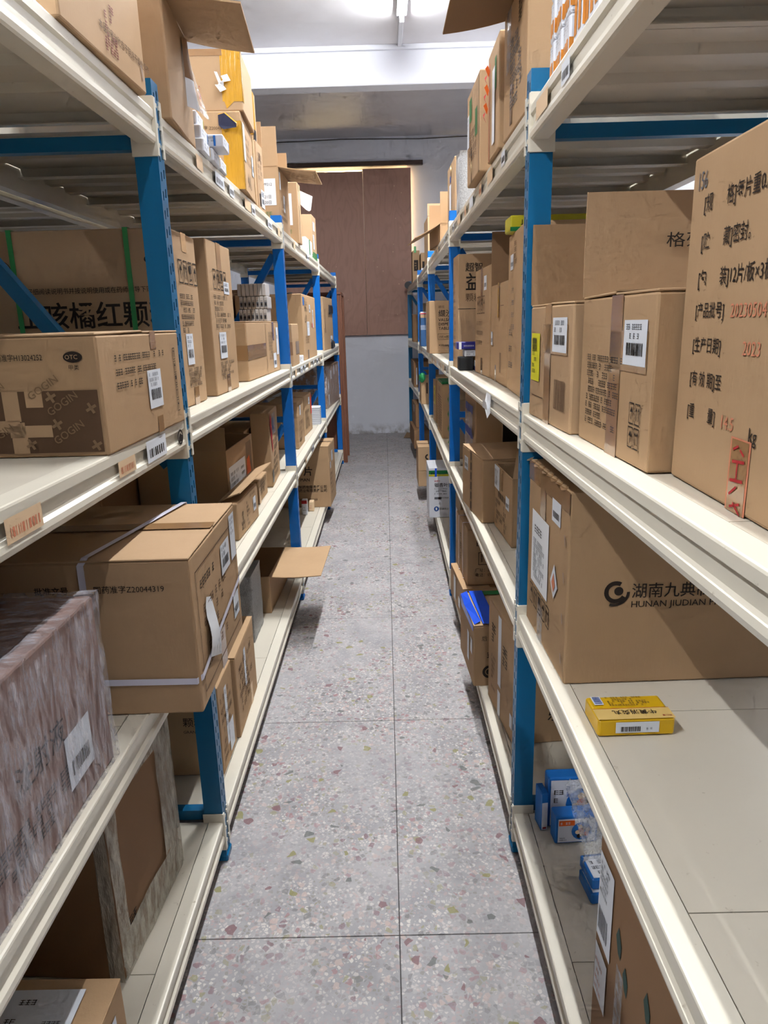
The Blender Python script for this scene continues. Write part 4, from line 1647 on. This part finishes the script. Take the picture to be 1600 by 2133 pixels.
# ================================================================== RIGHT RACK, third shelf
c = Carton('cardboard_carton', 'large kraft carton printed with bracketed Chinese lines, nearest on right third shelf', 'R', .387, .547, R2z, -.037, .45, .42, .414, n=6)
for v, a, b, sz in ((.345, '[规', '格]每片重0.5g', .0225), (.300, '[贮', '藏]密封。', .0225), (.256, '[包', '装]12片/板×3板', .0225), (.218, '[产品批号]', '', .0205), (.176, '[生产日期]', '', .0205), (.134, '[有 效 期]至', '', .0205), (.092, '[重', '量]', .0205)):
    c.text('a', .046, v, sz, a, 'ink', .004, sx=.92)
    if b:
        c.text('a', .112, v, sz, b, 'ink', .004, sx=.86)
c.text('a', .225, .085, .022, 'kg', 'ink', .004)
c.text('a', .02, .372, .03, '156', 'ink_grey', sx=.7)
c.text('a', .15, .217, .022, '20230504', 'ink_red_soft')
c.text('a', .19, .176, .022, '2023', 'ink_red_soft')
c.text('a', .15, .09, .022, '14.5', 'ink_red_soft')
c.tape('a', .185, .0, .05, .085, 'ink_red_soft')
c.tape('a', .189, .0, .042, .083, 'tape_clear', e=DEC * 1.3)
for (a, b, w, h, r_) in ((.196, .07, .014, .003, .4), (.212, .072, .012, .003, -.5), (.196, .056, .03, .0035, .1), (.208, .036, .003, .022, 0), (.194, .034, .032, .0035, .1), (.196, .018, .02, .003, .6), (.206, .01, .022, .003, -.5), (.2, .004, .025, .003, .3)):
    c.rect('a', a, b, w, h, 'red_handwriting', 'ink_red', DEC * 2.4, r_)
c.done()
c = Carton('cardboard_carton', 'kraft carton taped down the middle with white label, second on right third shelf', 'R', .371, 1.004, R2z, .015, .352, .3, .257, top='x', tape='tape_clear')
c.tape('a', .165, 0, .055, .254)
c.tape('a', .165, .14, .165, .06)
c.label('a', .232, .15, .095, .066, True, 2)
c.lines('a', .045, .035, .19, .125, 9, 'ink', .0098)
for j in range(2):
    c.icons('a', .272, .028 + j * .036, .032, 2)
fl, p_, q_, d_, n_ = c.flap('f', 90, .178, b=-.16, label='upright end flap with two printed characters')
vs, fs = text_geo('格列', .004)
mb = MB()
mb.add([(.142 + a * .026 * 1.35, .352 - .0065, .257 + .085 + b * .027) for a, b in vs], fs)
mb.build('printed_text', 'ink', c.o)
c.done()
c = Carton('cardboard_carton', 'kraft carton with yellow label and upright rear flap beside the near right upright', 'R', .354, 1.378, R2z, .033, .338, .4, .252, top='x', tape='tape_clear')
c.flap('f', 90, .175, mat='kraft_inner')
c.rect('a', .02, .085, .075, .105, 'yellow_label', 'label_yellow', .0016)
c.lines('a', .03, .10, .05, .08, 6, 'ink', .008, .0026, name='label_print')
c.barcode('a', .03, .15, .04, .03, 'ink', .0026, 'label_print')
c.label('a', .2, .155, .105, .068, True, 2)
c.tape('a', .12, .15, .19, .06)
c.barcode('a', .225, .04, .08, .06, 'ink_soft')
c.tape('a', .135, 0, .05, .25)
c.rect('a', .03, .05, .1, .002, 'printed_text', 'ink_soft')
c.done()
c = Carton('cardboard_carton', 'tall kraft carton with numbered print just behind the near right upright', 'R', .386, 2.045, R2z, -.05, .362, .35, .478)
for j, s_ in enumerate(('1', '2', '3', '7')):
    c.text('a', .07, .30 - j * .036, .016, s_, 'ink_grey')
    c.lines('a', .10, .298 - j * .036, .08, .02, 1, 'ink_grey', .014)
for j in range(3):
    c.lines('a', .05, .17 - j * .05, .09, .022, 1, 'ink_grey', .018)
c.label('a', .06, .37, .07, .045, True, 0)
c.lines('a', .14, .38, .07, .07, 4, 'ink_soft', .012)
c.done()
c = Carton('paper_carton', 'yellow and green packet lying on the tall numbered carton', 'R', .384, 2.27, R2z + .478, 0, .1, .25, .045, 'carton_lime', 'packet', None, .0008, 4)
c.rect('n', .0, .0, .25, .012, 'green_band', 'carton_green')
c.text('n', .03, .018, .022, '止痛', 'ink', .01)
c.done()
c = Carton('cardboard_carton', 'kraft carton with hanging yellow tape and dark raised rear flap on right third shelf', 'R', .406, 2.423, R2z, -.02, .428, .35, .347, opened=True)
c.flap('f', 90, .197, mat='kraft_dark')
c.rect('a', .20, .23, .035, .12, 'yellow_tape_tail', 'tape_yellow', .003)
c.rect('a', .26, .27, .08, .002, 'printed_text', 'ink_soft')
c.label('a', .01, .13, .05, .05, True, 0)
c.tape('a', .13, .0, .03, .06)
c.tape('a', .25, .04, .04, .07, 'kraft_edge')
c.done()
c = Carton('cardboard_carton', 'kraft carton with framed handling marks and barcode beside the carton with yellow tape tail', 'R', .410, 2.868, R2z, .017, .39, .35, .43)
c.icons('a', .06, .25, .07, 4, mat='ink_soft')
c.tape('a', .16, .3, .05, .13)
c.label('a', .25, .34, .07, .055, True, 0)
for j in range(3):
    c.lines('a', .05, .20 - j * .04, .2, .022, 1, 'ink_soft', .016)
c.tape('a', .17, .0, .05, .07)
c.done()
c = Carton('cardboard_carton', 'tall kraft carton with large black characters at the second right upright', 'R', .351, 3.50, R2z, .013, .218, .42, .525)
c.text('n', .034, .45, .042, '超智', 'ink', .008)
c.text('n', .034, .368, .084, '益智', 'ink', .013, sx=.95)
c.text('n', .034, .315, .040, '颗粒', 'ink_soft')
c.rect('n', .0, .277, .42, .003, 'printed_text', 'ink')
for j in range(9):
    c.lines('a', .02, .1 + j * .035, .12, .016, 1, 'ink_grey', .014)
c.ring('n', .21, .49, .014, .009, 'ink_soft', 14)
c.done()
SM = 'small medicine boxes in front of the tall carton with large characters'
b = Carton('medicine_box', 'small black box on right third shelf in front of the tall lettered carton', 'R', .343, 3.36, R2z, 0, .09, .066, .062, 'carton_black', 'medicine box', SM, .0004, 4)
b.done()
b = Carton('medicine_box', 'tiny white and navy box beside the small black box', 'R', .414, 3.32, R2z, 0, .08, .05, .045, 'carton_white', 'medicine box', SM, .0004, 4)
b.rect('a', 0, .0, .08, .02, 'navy_band', 'carton_navy')
b.rect('n', .006, .008, .036, .018, 'navy_band', 'carton_navy')
b.done()
b = Carton('medicine_box', 'small white box on top of the small black box', 'R', .367, 3.365, R2z + .0622, 0, .08, .09, .034, 'carton_white', 'medicine box', SM, .0004, 4)
b.lines('n', .01, .006, .05, .02, 2, 'ink_grey')
b.done()
b = Carton('medicine_box', 'flat purple box with white end topping the little pile on right third shelf', 'R', .332, 3.35, R2z + .0966, 0, .08, .12, .033, 'carton_navy', 'medicine box', SM, .0004, 4)
b.rect('n', .008, .0, .012, .033, 'white_band', 'paper_white')
b.lines('n', .03, .01, .07, .012, 1, 'paper_white', .006)
b.done()
c = Carton('cardboard_carton', 'kraft carton with English capitals and Chinese title behind the second right upright', 'R', .324, 5.296, R2z, .017, .3, .42, .37)
c.text('n', .066, .318, .022, '穗悦', 'ink_soft')
c.text('n', .066, .262, .052, '缬沙坦分散片', 'ink', .012)
for j, s_ in enumerate(('VALSARTAN', 'DISPERSIBLE', 'TABLETS')):
    c.text('n', .066, .226 - j * .0295, .030, s_, 'ink', .008)
for (a, b_, w, h) in ((.062, .098, .17, .002), (.062, .138, .17, .002), (.062, .098, .002, .042), (.23, .098, .002, .042)):
    c.rect('n', a, b_, w, h, 'printed_text', 'ink')
c.text('n', .07, .108, .024, '7片×板', 'ink')
c.text('n', .066, .05, .026, '+Huang', 'ink', .01)
c.tape('a', .0, .06, .012, .28, 'paper_white')
c.icons('a', .14, .05, .04, 4, True)
c.done()
c = Carton('paper_carton', 'steel blue carton with kraft top behind the capital-lettered carton', 'R', .345, 7.0, R2z, 0, .3, .4, .30, 'carton_steel_blue')
for j in range(6):
    c.rect('n', .0, .155 + j * .0075, .1, .002, 'printed_text', 'paper_white')
c.rect('n', 0, .265, .4, .03, 'printed_text', 'kraft', .0015)
c.done()
c = Carton('medicine_box', 'white packet with red edge lying on the steel blue carton', 'R', .345, 7.02, R2z + .3, 0, .2, .3, .02, 'carton_white', 'medicine box', None, .0006, 4)
c.rect('n', 0, .0, .3, .008, 'red_edge', 'sticker_red')
c.done()
c = Carton('cardboard_carton', 'narrow dark kraft carton before the last right upright on third shelf', 'R', .338, 8.75, R2z, 0, .3, .08, .32, 'kraft_dark')
c.done()
c = Carton('cardboard_carton', 'tall plain kraft carton behind the fourth right upright on third shelf', 'R', .365, 7.86, R2z, 0, .4, .35, .42, 'kraft_grey')
c.done()

# ================================================================== RIGHT RACK, second shelf
c = Carton('cardboard_carton', 'large kraft carton with swirl emblem and maker name, nearest on right second shelf', 'R', .357, 1.352, R1z, .022, .362, .48, .416, n=6)
c.ring('n', .100, .205, .024, .015, 'ink', 20, 1.0, math.radians(60), math.radians(330))
c.ring('n', .106, .207, .0095, .0, 'ink', 16)
c.ring('n', .098, .205, .031, .025, 'ink', 10, 1.0, math.radians(-110), math.radians(0))
c.text('n', .132, .194, .0345, '湖南九典制药股份有限公司', 'ink', .003, sx=.96)
c.text('n', .132, .171, .0195, 'HUNAN JIUDIAN PHARMACEUTICAL', 'ink', .003, sx=1.05)
c.rect('a', .05, .125, .16, .18, 'paper_notice', 'paper_white', .0018)
c.lines('a', .08, .25, .1, .03, 1, 'ink', .018, .003, name='label_print')
c.lines('a', .07, .14, .12, .1, 8, 'ink_grey', .01, .003, name='label_print')
c.poly('a', [(.235, .19), (.265, .155), (.295, .19), (.265, .235)], 'hazard_label', 'label_white', .002)
c.poly('a', [(.25, .19), (.265, .17), (.28, .19), (.265, .215)], 'hazard_print', 'ink_red_soft', .003)
c.label('a', .23, .325, .07, .05, True, 0)
c.tape('a', .12, .30, .05, .116)
c.icons('a', .04, .065, .05, 5)
c.tape('a', .12, .0, .05, .09, 'film_bag')
c.tape('a', 0, .37, .362, .045)
for v in (.04, .13, .22, .3):
    c.rect('a', -.02, v, .006, .022, 'staple', 'staple', .003, .3)
mb = MB()
for k in range(9):
    y = .03 + .04 * k
    mb.add([(.0, y, .414), (-.006, y + .02, .41 + .004 * (k % 2)), (-.003, y + .04, .412), (.012, y + .02, .419)], [(0, 1, 2, 3)], 0)
c.part(mb, 'ragged_tape', 'tape_clear', 'ragged tape along the lid edge')
c.done()
c = Carton('medicine_box', 'yellow medicine box with upside-down Chinese title lying on right second shelf', 'R', .373, 1.155, R1z, .02, .085, .142, .035, 'carton_yellow', 'medicine box', None, .0004, 4)
c.rect('t', .0, .0, .142, .036, 'title_panel', 'carton_pale_yellow', .001)
c.rect('t', .0, .036, .142, .0012, 'title_line', 'ink_red', .0014)
c.text('t', .115, .028, .0165, '牛黄消炎丸', 'ink', .006, math.pi, e=.002)
c.text('t', .138, .010, .006, '同仁堂', 'ink_red', .006, math.pi, e=.002)
c.lines('t', .035, .044, .085, .034, 5, 'ink_soft', .005, .002)
c.rect('t', .008, .05, .018, .03, 'white_sticker', 'label_white', .002)
c.barcode('t', .010, .053, .014, .024, 'ink_blue', .003, across=False)
c.rect('n', .032, .008, .08, .022, 'white_sticker', 'label_white', .0012)
c.barcode('n', .042, .011, .036, .010, 'ink', .002)
c.lines('n', .088, .013, .018, .006, 1, 'ink_grey', .004, .002)
c.done()
c = Carton('cardboard_carton', 'kraft carton with bent lid flaps and dark tape stripe, askew on right second shelf', 'R', .352, 2.600, R1z, .095, .368, .39, .248, top='x', tape=None)
c.tape('a', .15, 0, .045, .248, 'kraft_edge')
for k in range(6):
    c.rect('a', .166, .01 + k * .04, .014, .03, 'printed_text', 'ink')
c.label('a', .05, .155, .07, .055, True, 1)
c.done()
c = Carton('cardboard_carton', 'open kraft carton with barcode tape and bent flap beside the near right upright', 'R', .410, 2.29, R1z, .042, .295, .35, .236, opened=True)
c.flap('b', 40, .17)
c.flap('n', 30, .14, skew=.04)
c.rect('a', .0, .15, .09, .085, 'shipping_label', 'label_white', .002)
c.lines('a', .01, .16, .06, .06, 5, 'ink', .009, .003, name='label_print')
c.tape('a', .115, .16, .03, .075)
c.barcode('a', .07, .125, .13, .022, 'ink')
c.label('a', .2, .115, .055, .045, True, 0)
for j in range(5):
    c.lines('a', .02, .095 - j * .02, .2, .016, 1, 'ink', .014, fill=.6)
c.done()
c = Carton('medicine_box', 'small white printed box lying by the near right upright on second shelf', 'R', .405, 2.06, R1z, 0, .13, .06, .03, 'carton_white', 'medicine box', None, .0004, 4)
c.lines('a', .02, .005, .08, .018, 2, 'ink_grey')
c.lines('n', .01, .005, .04, .018, 2, 'ink_grey')
c.done()
c = Carton('cardboard_carton', 'kraft carton patched with crumpled purple film under the right third shelf', 'R', .400, 3.20, R1z, 0, .43, .125, .42)
mb = MB()
G = 9
for i in range(G + 1):
    for j in range(G + 1):
        y, z = .05 + .3 * i / G, .03 + .34 * j / G
        mb.v.append((-.004 - .014 * abs(noise.noise(Vector((y * 25, z * 25, 2)))), y + .01 * noise.noise(Vector((y * 9, z * 9, 5))), z))
for i in range(G):
    for j in range(G):
        mb.f.append((i * (G + 1) + j, (i + 1) * (G + 1) + j, (i + 1) * (G + 1) + j + 1, i * (G + 1) + j + 1))
        mb.s.append((i * 3 + j * 2) % 3)
c.part(mb, 'crumpled_film', ['film_bag', 'carton_navy', 'film_bag'], 'crumpled clear and purple film', True)
c.done()
c = Carton('paper_carton', 'plain black carton at rear of the right second shelf', 'R', .53, 3.35, R1z, 0, .25, .14, .33, 'carton_black')
c.done()
c = Carton('cardboard_carton', 'kraft carton at rear right of the plain black carton', 'R', .69, 3.2, R1z, 0, .35, .16, .36, 'kraft_dark')
c.done()
c = Carton('cardboard_carton', 'kraft carton with yellow label before the third right upright on second shelf', 'R', .375, 5.416, R1z, .019, .234, .3, .32)
c.rect('a', .12, .14, .09, .14, 'yellow_label', 'label_yellow', .0016)
c.lines('a', .13, .16, .06, .1, 4, 'ink', .02, .0026, name='label_print')
c.rect('a', .05, .02, .03, .13, 'paper_strip', 'paper_white')
c.done()
c = Carton('cardboard_carton', 'kraft carton with slanting printed lines and dark green top on right second shelf', 'R', .364, 4.66, R1z, -.001, .44, .3, .35)
for k in range(14):
    c.rect('a', .08, .04 + k * .017, .3, .005, 'printed_text', 'ink_soft')
c.lines('a', .1, .29, .25, .03, 1, 'ink', .03)
mb = MB()
mb.bevbox((.0, .05, .351), (.25, .40, .366), .006)
c.part(mb, 'green_bag', 'carton_green', 'folded dark green bag on top')
c.done()
c = Carton('cardboard_carton', 'kraft carton with green film behind it, just past the second right upright on second shelf', 'R', .378, 3.93, R1z, 0, .42, .3, .33, 'kraft_grey')
mb = MB()
for k in range(7):
    mb.add([(-.004 + .012 * (k % 2), .43, .02 + k * .045), (.05, .44, .02 + k * .045), (.05 + .01 * (k % 2), .44, .065 + k * .045), (-.004 + .012 * ((k + 1) % 2), .43, .065 + k * .045)], [(0, 1, 2, 3)])
c.part(mb, 'green_film', 'carton_green', 'dark green film hanging down')
c.done()
c = Carton('cardboard_carton', 'kraft carton with bright green tape ball at its corner on right second shelf', 'R', .33, 6.743, R1z, 0, .35, .35, .25)
c.rect('n', .05, .1, .012, .1, 'printed_text', 'ink')
mb = MB()
for k in range(26):
    pass
N_, M_ = 8, 10
for i in range(N_ + 1):
    for j in range(M_):
        th, ph = math.pi * i / N_, 2 * math.pi * j / M_
        r_ = .034 * (1 + .25 * noise.noise(Vector((math.sin(th) * math.cos(ph) * 2, math.sin(th) * math.sin(ph) * 2, math.cos(th) * 2))))
        mb.v.append((.012 + r_ * math.sin(th) * math.cos(ph), -.004 + r_ * math.sin(th) * math.sin(ph), .25 + r_ * math.cos(th) * 1.3))
for i in range(N_):
    for j in range(M_):
        mb.f.append((i * M_ + j, i * M_ + (j + 1) % M_, (i + 1) * M_ + (j + 1) % M_, (i + 1) * M_ + j))
        mb.s.append(0)
c.part(mb, 'tape_ball', 'tape_green_box', 'bright green crumpled tape')
c.done()
c = Carton('cardboard_carton', 'dark kraft carton at the very end of the right second shelf', 'R', .335, 8.60, R1z, 0, .8, .3, .30, 'kraft_dark')
c.rect('n', .03, .03, .012, .2, 'packing_tape', 'label_white')
c.done()

# ================================================================== RIGHT RACK, bottom shelf
c = Carton('cardboard_carton', 'kraft carton with two white labels and leaf print in the bottom right corner', 'R', .372, .70, R0z, 0, .40, .4, .47, 'kraft_dark', n=6)
c.rect('a', .012, .24, .075, .18, 'address_label', 'label_white', .0018)
c.lines('a', .02, .34, .055, .07, 6, 'ink_grey', .007, .003, name='label_print')
c.barcode('a', .02, .26, .05, .05, 'ink_grey', .003, 'label_print')
c.rect('a', .012, .11, .065, .11, 'address_label', 'label_white', .0018)
c.lines('a', .018, .12, .05, .08, 4, 'ink_red_soft', .008, .003, name='label_print')
for (a, b, s_) in ((.11, .33, .05), (.15, .29, .045), (.20, .2, .05), (.24, .34, .05), (.07, .07, .03)):
    c.poly('a', [(a, b), (a + s_ * .25, b - s_ * .5), (a + s_ * .5, b - s_ * .6), (a + s_ * .55, b), (a + s_ * .2, b + s_ * .5)], 'leaf_print', 'leaf_ink')
c.tape('a', .12, .08, .035, .2, 'film_bag')
c.done()
PK = 'blue and white food packs on the right bottom shelf'


def pack(label, x, y, w, L, D, H, big=False):
    b = Carton('food_pack', label, 'R', x, y, R0z, w, L, D, H, 'carton_blue', 'food pack', PK, .001, 4)
    b.rect('n', .008, .006, D - .014, H - .014, 'white_panel', 'carton_white')
    if not big:
        b.rect('n', .010, H - .028, .042, .016, 'orange_tab', 'sticker_orange', DEC * 2)
        b.lines('n', .013, H - .025, .035, .009, 1, 'paper_white', .007, DEC * 3)
    b.ring('n', D * .62, H * .46, H * .32, 0, 'carton_blue', 18, 1.0, name='picture_disc', e=DEC * 2)
    for k in range(9):
        an = k * 2.4
        rr = H * .07 * math.sqrt(k)
        b.ring('n', D * .62 + rr * math.cos(an), H * .46 + rr * math.sin(an), H * .075, 0, ['food_cream', 'food_red', 'food_cream', 'ink'][k % 4], 8, 1.0, name='picture_food', e=DEC * (3 + k % 3))
    b.lines('n', .012, .010, .03, .012, 2, 'ink_grey', .004, DEC * 2)
    if big:
        b.lines('n', .016, H * .3, .03, H * .5, 3, 'ink', .014, DEC * 2)
        b.lines('n', .05, H * .35, .025, H * .5, 4, 'ink_blue', .012, DEC * 2)
    return b.done()


pack('small blue and white food pack with round food picture, front one on right bottom shelf', .418, 1.600, .06, .045, .115, .085)
pack('large blue and white food pack standing behind the small one', .412, 1.668, .02, .042, .16, .155, True)
c = Carton('food_pack', 'slim blue and white pack edge-on beside the near right upright', 'R', .392, 1.652, R0z, .15, .05, .02, .118, 'carton_blue', 'food pack', PK, .001, 4)
c.rect('n', .002, .004, .016, .085, 'white_panel', 'carton_white')
c.rect('n', .005, .008, .01, .005, 'red_mark', 'ink_red', DEC * 2)
c.done()
for k, (z, dy) in enumerate(((0, 0), (.0305, .012))):
    c = Carton('medicine_box', ['flat light blue box on right bottom shelf, lower of two', 'flat light blue box on right bottom shelf, upper of two'][k], 'R', .458 + .004 * k, 1.395 + dy, R0z + z, .1, .085, .12, .03, 'carton_blue', 'medicine box', PK, .0005, 4)
    c.rect('t', .005, .005, .11, .07, 'white_panel', 'carton_white')
    c.lines('t', .012, .012, .09, .05, 3, 'ink_grey', .01, DEC * 2)
    c.done()
# limp clear bag thrown over the packs
mb = MB()
G = 16
for i in range(G + 1):
    for j in range(G + 1):
        a, b = i / G, j / G
        x = .435 + .13 * a + .03 * b
        y = 1.585 - .17 * b + .02 * math.sin(6 * a)
        hh = .245 - .22 * b ** 1.2 + .02 * a
        hh += .035 * noise.noise(Vector((a * 5, b * 5, 1))) + .018 * noise.noise(Vector((a * 13, b * 13, 4)))
        mb.v.append((x + .018 * noise.noise(Vector((a * 7, b * 7, 8))), y, R0z + max(.004, hh * .8)))
for i in range(G):
    for j in range(G):
        mb.f.append((i * (G + 1) + j, (i + 1) * (G + 1) + j, (i + 1) * (G + 1) + j + 1, i * (G + 1) + j + 1))
        mb.s.append(0)
tag(mb.build('plastic_bag', 'film_bag', None, True), 'crumpled clear plastic bag over the blue food packs', 'plastic bag')

c = Carton('cardboard_carton', 'kraft carton with clear tape strip behind the near right upright, set askew on bottom shelf', 'R', .386, 2.06, R0z, .10, .336, .37, .395, top='y', tape='tape_clear')
c.tape('a', .14, .12, .04, .26, 'label_white')
c.tape('a', .14, .0, .035, .1, 'label_white')
c.lines('a', .05, .24, .07, .08, 2, 'ink', .03)
c.lines('a', .2, .22, .09, .08, 2, 'ink', .03)
c.lines('a', .05, .06, .07, .14, 7, 'ink_soft', .012)
c.label('a', .3, .05, .03, .05, False, 0)
c.text('n', .115, .085, .045, '乐普', 'ink', .01)
c.text('n', .115, .17, .045, '药业', 'ink', .01)
c.done()
c = Carton('cardboard_carton', 'kraft carton with bright blue and green tape on its lid jutting into the aisle', 'R', .306, 2.456, R0z, .045, .338, .28, .251, top='y', tape=None)
c.tape('t', .035, .0, .055, .338, 'tape_blue', e=.0075)
c.tape('t', .09, .29, .12, .04, 'tape_green_box', e=.0078)
c.poly('a', [(.0, .235), (.05, .215), (.33, .225), (.337, .249), (.0, .25)], 'packing_tape#b', 'tape_blue', .002)
c.text('n', .03, .19, .022, '后', 'ink')
c.text('n', .05, .12, .03, '益', 'ink', .01)
c.ring('n', .06, .06, .026, .016, 'ink', 16, 1.0, .4, 5.2)
c.ring('n', .06, .06, .012, .0, 'ink', 10)
c.rect('a', .2, .06, .04, .12, 'paper_strip', 'label_white', .002)
c.label('a', .27, .12, .04, .06, False, 1)
mb = MB()
mb.add([(.0, .33, .251), (-.004, .2, .252), (.004, .01, .252), (.03, .02, .262), (.022, .2, .27), (.026, .33, .262)], [(0, 1, 4, 5), (1, 2, 3, 4)])
c.part(mb, 'loose_tape', 'tape_blue', 'loose blue tape fold')
c.done()
c = Carton('cardboard_carton', 'low kraft carton with white slip in front of the strapped carton on right bottom shelf', 'R', .330, 3.056, R0z, .06, .375, .3, .165, top='y', tape='tape_clear')
c.rect('a', .12, .03, .06, .12, 'paper_strip', 'paper_white', .003)
c.rect('a', .26, .04, .05, .05, 'paper_strip', 'paper_white', .003)
c.done()
c = Carton('cardboard_carton', 'kraft carton tied with two thin white strings, on top of the low carton', 'R', .352, 3.09, R0z + .169, .04, .36, .3, .27)
for q in (.11, .24):
    c.strap('y', q, .0095, 'strap_white', 'white_string', .004)
c.text('n', .038, .068, .019, '厂址：浙江', 'ink')
c.text('n', .038, .044, .019, '电话：0571', 'ink')
for (a, b_, w, h) in ((.052, .10, .1, .003), (.052, .158, .1, .003), (.052, .10, .003, .06)):
    c.rect('n', a, b_, w, h, 'printed_text', 'ink')
c.lines('n', .06, .11, .08, .04, 2, 'ink', .018)
c.lines('n', .042, .185, .08, .03, 1, 'ink', .024)
c.lines('a', .15, .06, .05, .15, 3, 'ink', .03)
c.done()
c = Carton('cardboard_carton', 'kraft carton with taped lid behind the string-tied carton by the second right upright', 'R', .360, 3.475, R0z, .0, .245, .35, .47, 'kraft_grey')
c.rect('a', .05, .25, .08, .15, 'paper_strip', 'label_white', .002)
c.tape('n', .1, .40, .05, .07)
c.done()
c = Carton('paper_carton', 'white carton with green and yellow bands and Chinese title on right bottom shelf', 'R', .287, 4.905, R0z, .0, .316, .38, .36, 'carton_white', top='y', tape='tape_blue')
c.rect('n', 0, .318, .38, .026, 'green_band', 'carton_green')
c.rect('n', 0, .302, .38, .014, 'yellow_band', 'carton_lime')
c.text('n', .012, .318, .016, '银杏', 'ink', .01, e=DEC * 2)
c.rect('n', .042, .3, .014, .06, 'blue_tape_tail', 'tape_blue', DEC * 2)
c.text('n', .038, .262, .014, '依康宁', 'ink_red', .01)
c.text('n', .038, .226, .033, '银杏叶提取物', 'ink', .006)
c.text('n', .038, .208, .013, 'Extract of Ginkgo', 'ink_grey')
c.lines('n', .038, .185, .1, .014, 1, 'ink_grey', .011)
c.lines('n', .038, .168, .12, .012, 1, 'ink_grey', .009)
c.rect('n', .038, .135, .05, .016, 'printed_text', 'ink_grey')
c.rect('n', .066, .135, .016, .016, 'printed_text', 'ink', DEC * 2)
c.lines('n', .088, .138, .06, .012, 1, 'ink', .01)
c.ring('n', .052, .065, .018, .0, 'ink_blue', 18)
c.rect('n', .046, .056, .011, .018, 'emblem_page', 'paper_white', DEC * 2)
c.text('n', .076, .058, .016, '杭康药业', 'ink')
c.done()
c = Carton('cardboard_carton', 'kraft carton, lower of two stacked into the aisle past the third right upright', 'R', .256, 5.917, R0z, 0, .35, .33, .134)
c.done()
c = Carton('cardboard_carton', 'kraft carton with dark curved mark, upper of two stacked past the third right upright', 'R', .256, 5.917, R0z + .1345, 0, .35, .33, .205, top='x', tape='kraft_edge')
c.ring('n', .085, .12, .025, .012, 'ink', 14, 1.0, 1.6, 4.8)
c.done()
c = Carton('cardboard_carton', 'orange-brown carton stacked low at far end of right bottom shelf', 'R', .30, 7.80, R0z, .03, .75, .36, .21, 'kraft_dark', top='y', tape='tape_clear')
c.done()
c = Carton('cardboard_carton', 'dark kraft carton on top of the orange-brown carton at the far right end', 'R', .325, 7.95, R0z + .2155, .03, .6, .08, .255, 'kraft_dark')
c.label('a', .3, .15, .08, .08, False, 0)
c.done()

# ------------------------------------------------------------------ added rear cartons, guessed, filling the depth of the shelves with dark
REAR = [('L', -.97, .3, L1z, 1.3, .10, .42, 'second shelf, near end'),
        ('L', -1.0, 1.80, L1z, 1.8, .07, .43, 'second shelf, past the near upright'),
        ('L', -.97, 3.80, L1z, 1.7, .10, .41, 'second shelf, past the second upright'),
        ('L', -.96, 3.80, L2z, 1.8, .11, .46, 'third shelf, past the second upright'),
        ('L', -.985, 2.0, L0z, 1.66, .085, .42, 'bottom shelf, past the near upright'),
        ('L', -.98, .2, L0z, 1.4, .09, .44, 'bottom shelf, near end'),
        ('L', -.96, 3.85, L0z, 1.7, .10, .40, 'bottom shelf, past the second upright'),
        ('L', -.97, 5.85, L1z, 1.7, .09, .38, 'second shelf, past the third upright'),
        ('R', .78, 2.3, R2z, 1.3, .12, .46, 'third shelf, past the near upright'),
        ('R', .77, 1.80, R1z, 1.3, .13, .40, 'second shelf, past the near upright'),
        ('R', .80, 3.9, R1z, 1.7, .10, .38, 'second shelf, past the second upright'),
        ('R', .81, 1.85, R0z, 1.7, .09, .40, 'bottom shelf, past the near upright'),
        ('R', .80, 3.9, R0z, 1.7, .10, .40, 'bottom shelf, past the second upright')]
for (sd, x, y, z, L, D, H, where) in REAR:
    n = max(1, round(L / .55))
    for k in range(n):
        tag_ = ['nearest one', 'second one', 'farthest one', 'fourth one'][k]
        c = Carton('cardboard_carton', 'added brown filler carton in rear row of %s %s, %s' % ('left' if sd == 'L' else 'right', where, tag_), sd, x, y + k * L / n, z, 0, L / n - .01, D, H - .03 * (k % 2), 'kraft_dark', group='added rear rows of brown filler cartons', n=4)
        c.done()

# ------------------------------------------------------------------ far end
cab = tag(empty('wooden_cabinet', (-.46, 7.80, 0)), 'dark brown wooden cupboard standing at the end of the left rack', 'cabinet')
for y in (0, .42):
    mb = MB()
    mb.bevbox((-.56, y, .0), (0, y + .03, 1.80), .003)
    mb.build('side_panel', 'dark_wood', cab)
for z in (.12, .55, .98, 1.40, 1.77):
    mb = MB()
    mb.bevbox((-.56, .03, z), (-.008, .42, z + .025), .002)
    mb.build('shelf_board', 'dark_wood', cab)
mb = MB()
mb.bevbox((-.57, .03, .1), (-.56, .42, 1.79), .002)
mb.build('back_panel', 'dark_wood', cab)
mb = MB()
mb.bevbox((-.58, -.015, 1.795), (.012, .465, 1.82), .003)
mb.build('top_board', 'dark_wood', cab)
for y in (-.004, .424):
    mb = MB()
    mb.bevbox((-.006, y, 0), (.014, y + .035, 1.795), .002)
    mb.build('front_stile', 'dark_wood', cab)
mb = MB()
mb.add([(.22, 9.42, .004), (.40, 9.36, .003), (.42, 9.52, .03), (.27, 9.60, .05)], [(0, 1, 2, 3)])
mb.add([(.22, 9.42, .008), (.40, 9.36, .007), (.42, 9.52, .034), (.27, 9.60, .054)], [(0, 1, 2, 3)])
tag(mb.build('cardboard_scrap', 'kraft_edge'), 'bent brown cardboard scrap on the floor at the far wall', 'scrap')
mb = MB()
mb.tube([(.318, 9.62, 1.96), (.318, 9.64, 1.96)], .045, 16)
tag(mb.build('black_disc', 'plastic_black'), 'small round black disc at the far end of the right rack', 'disc')
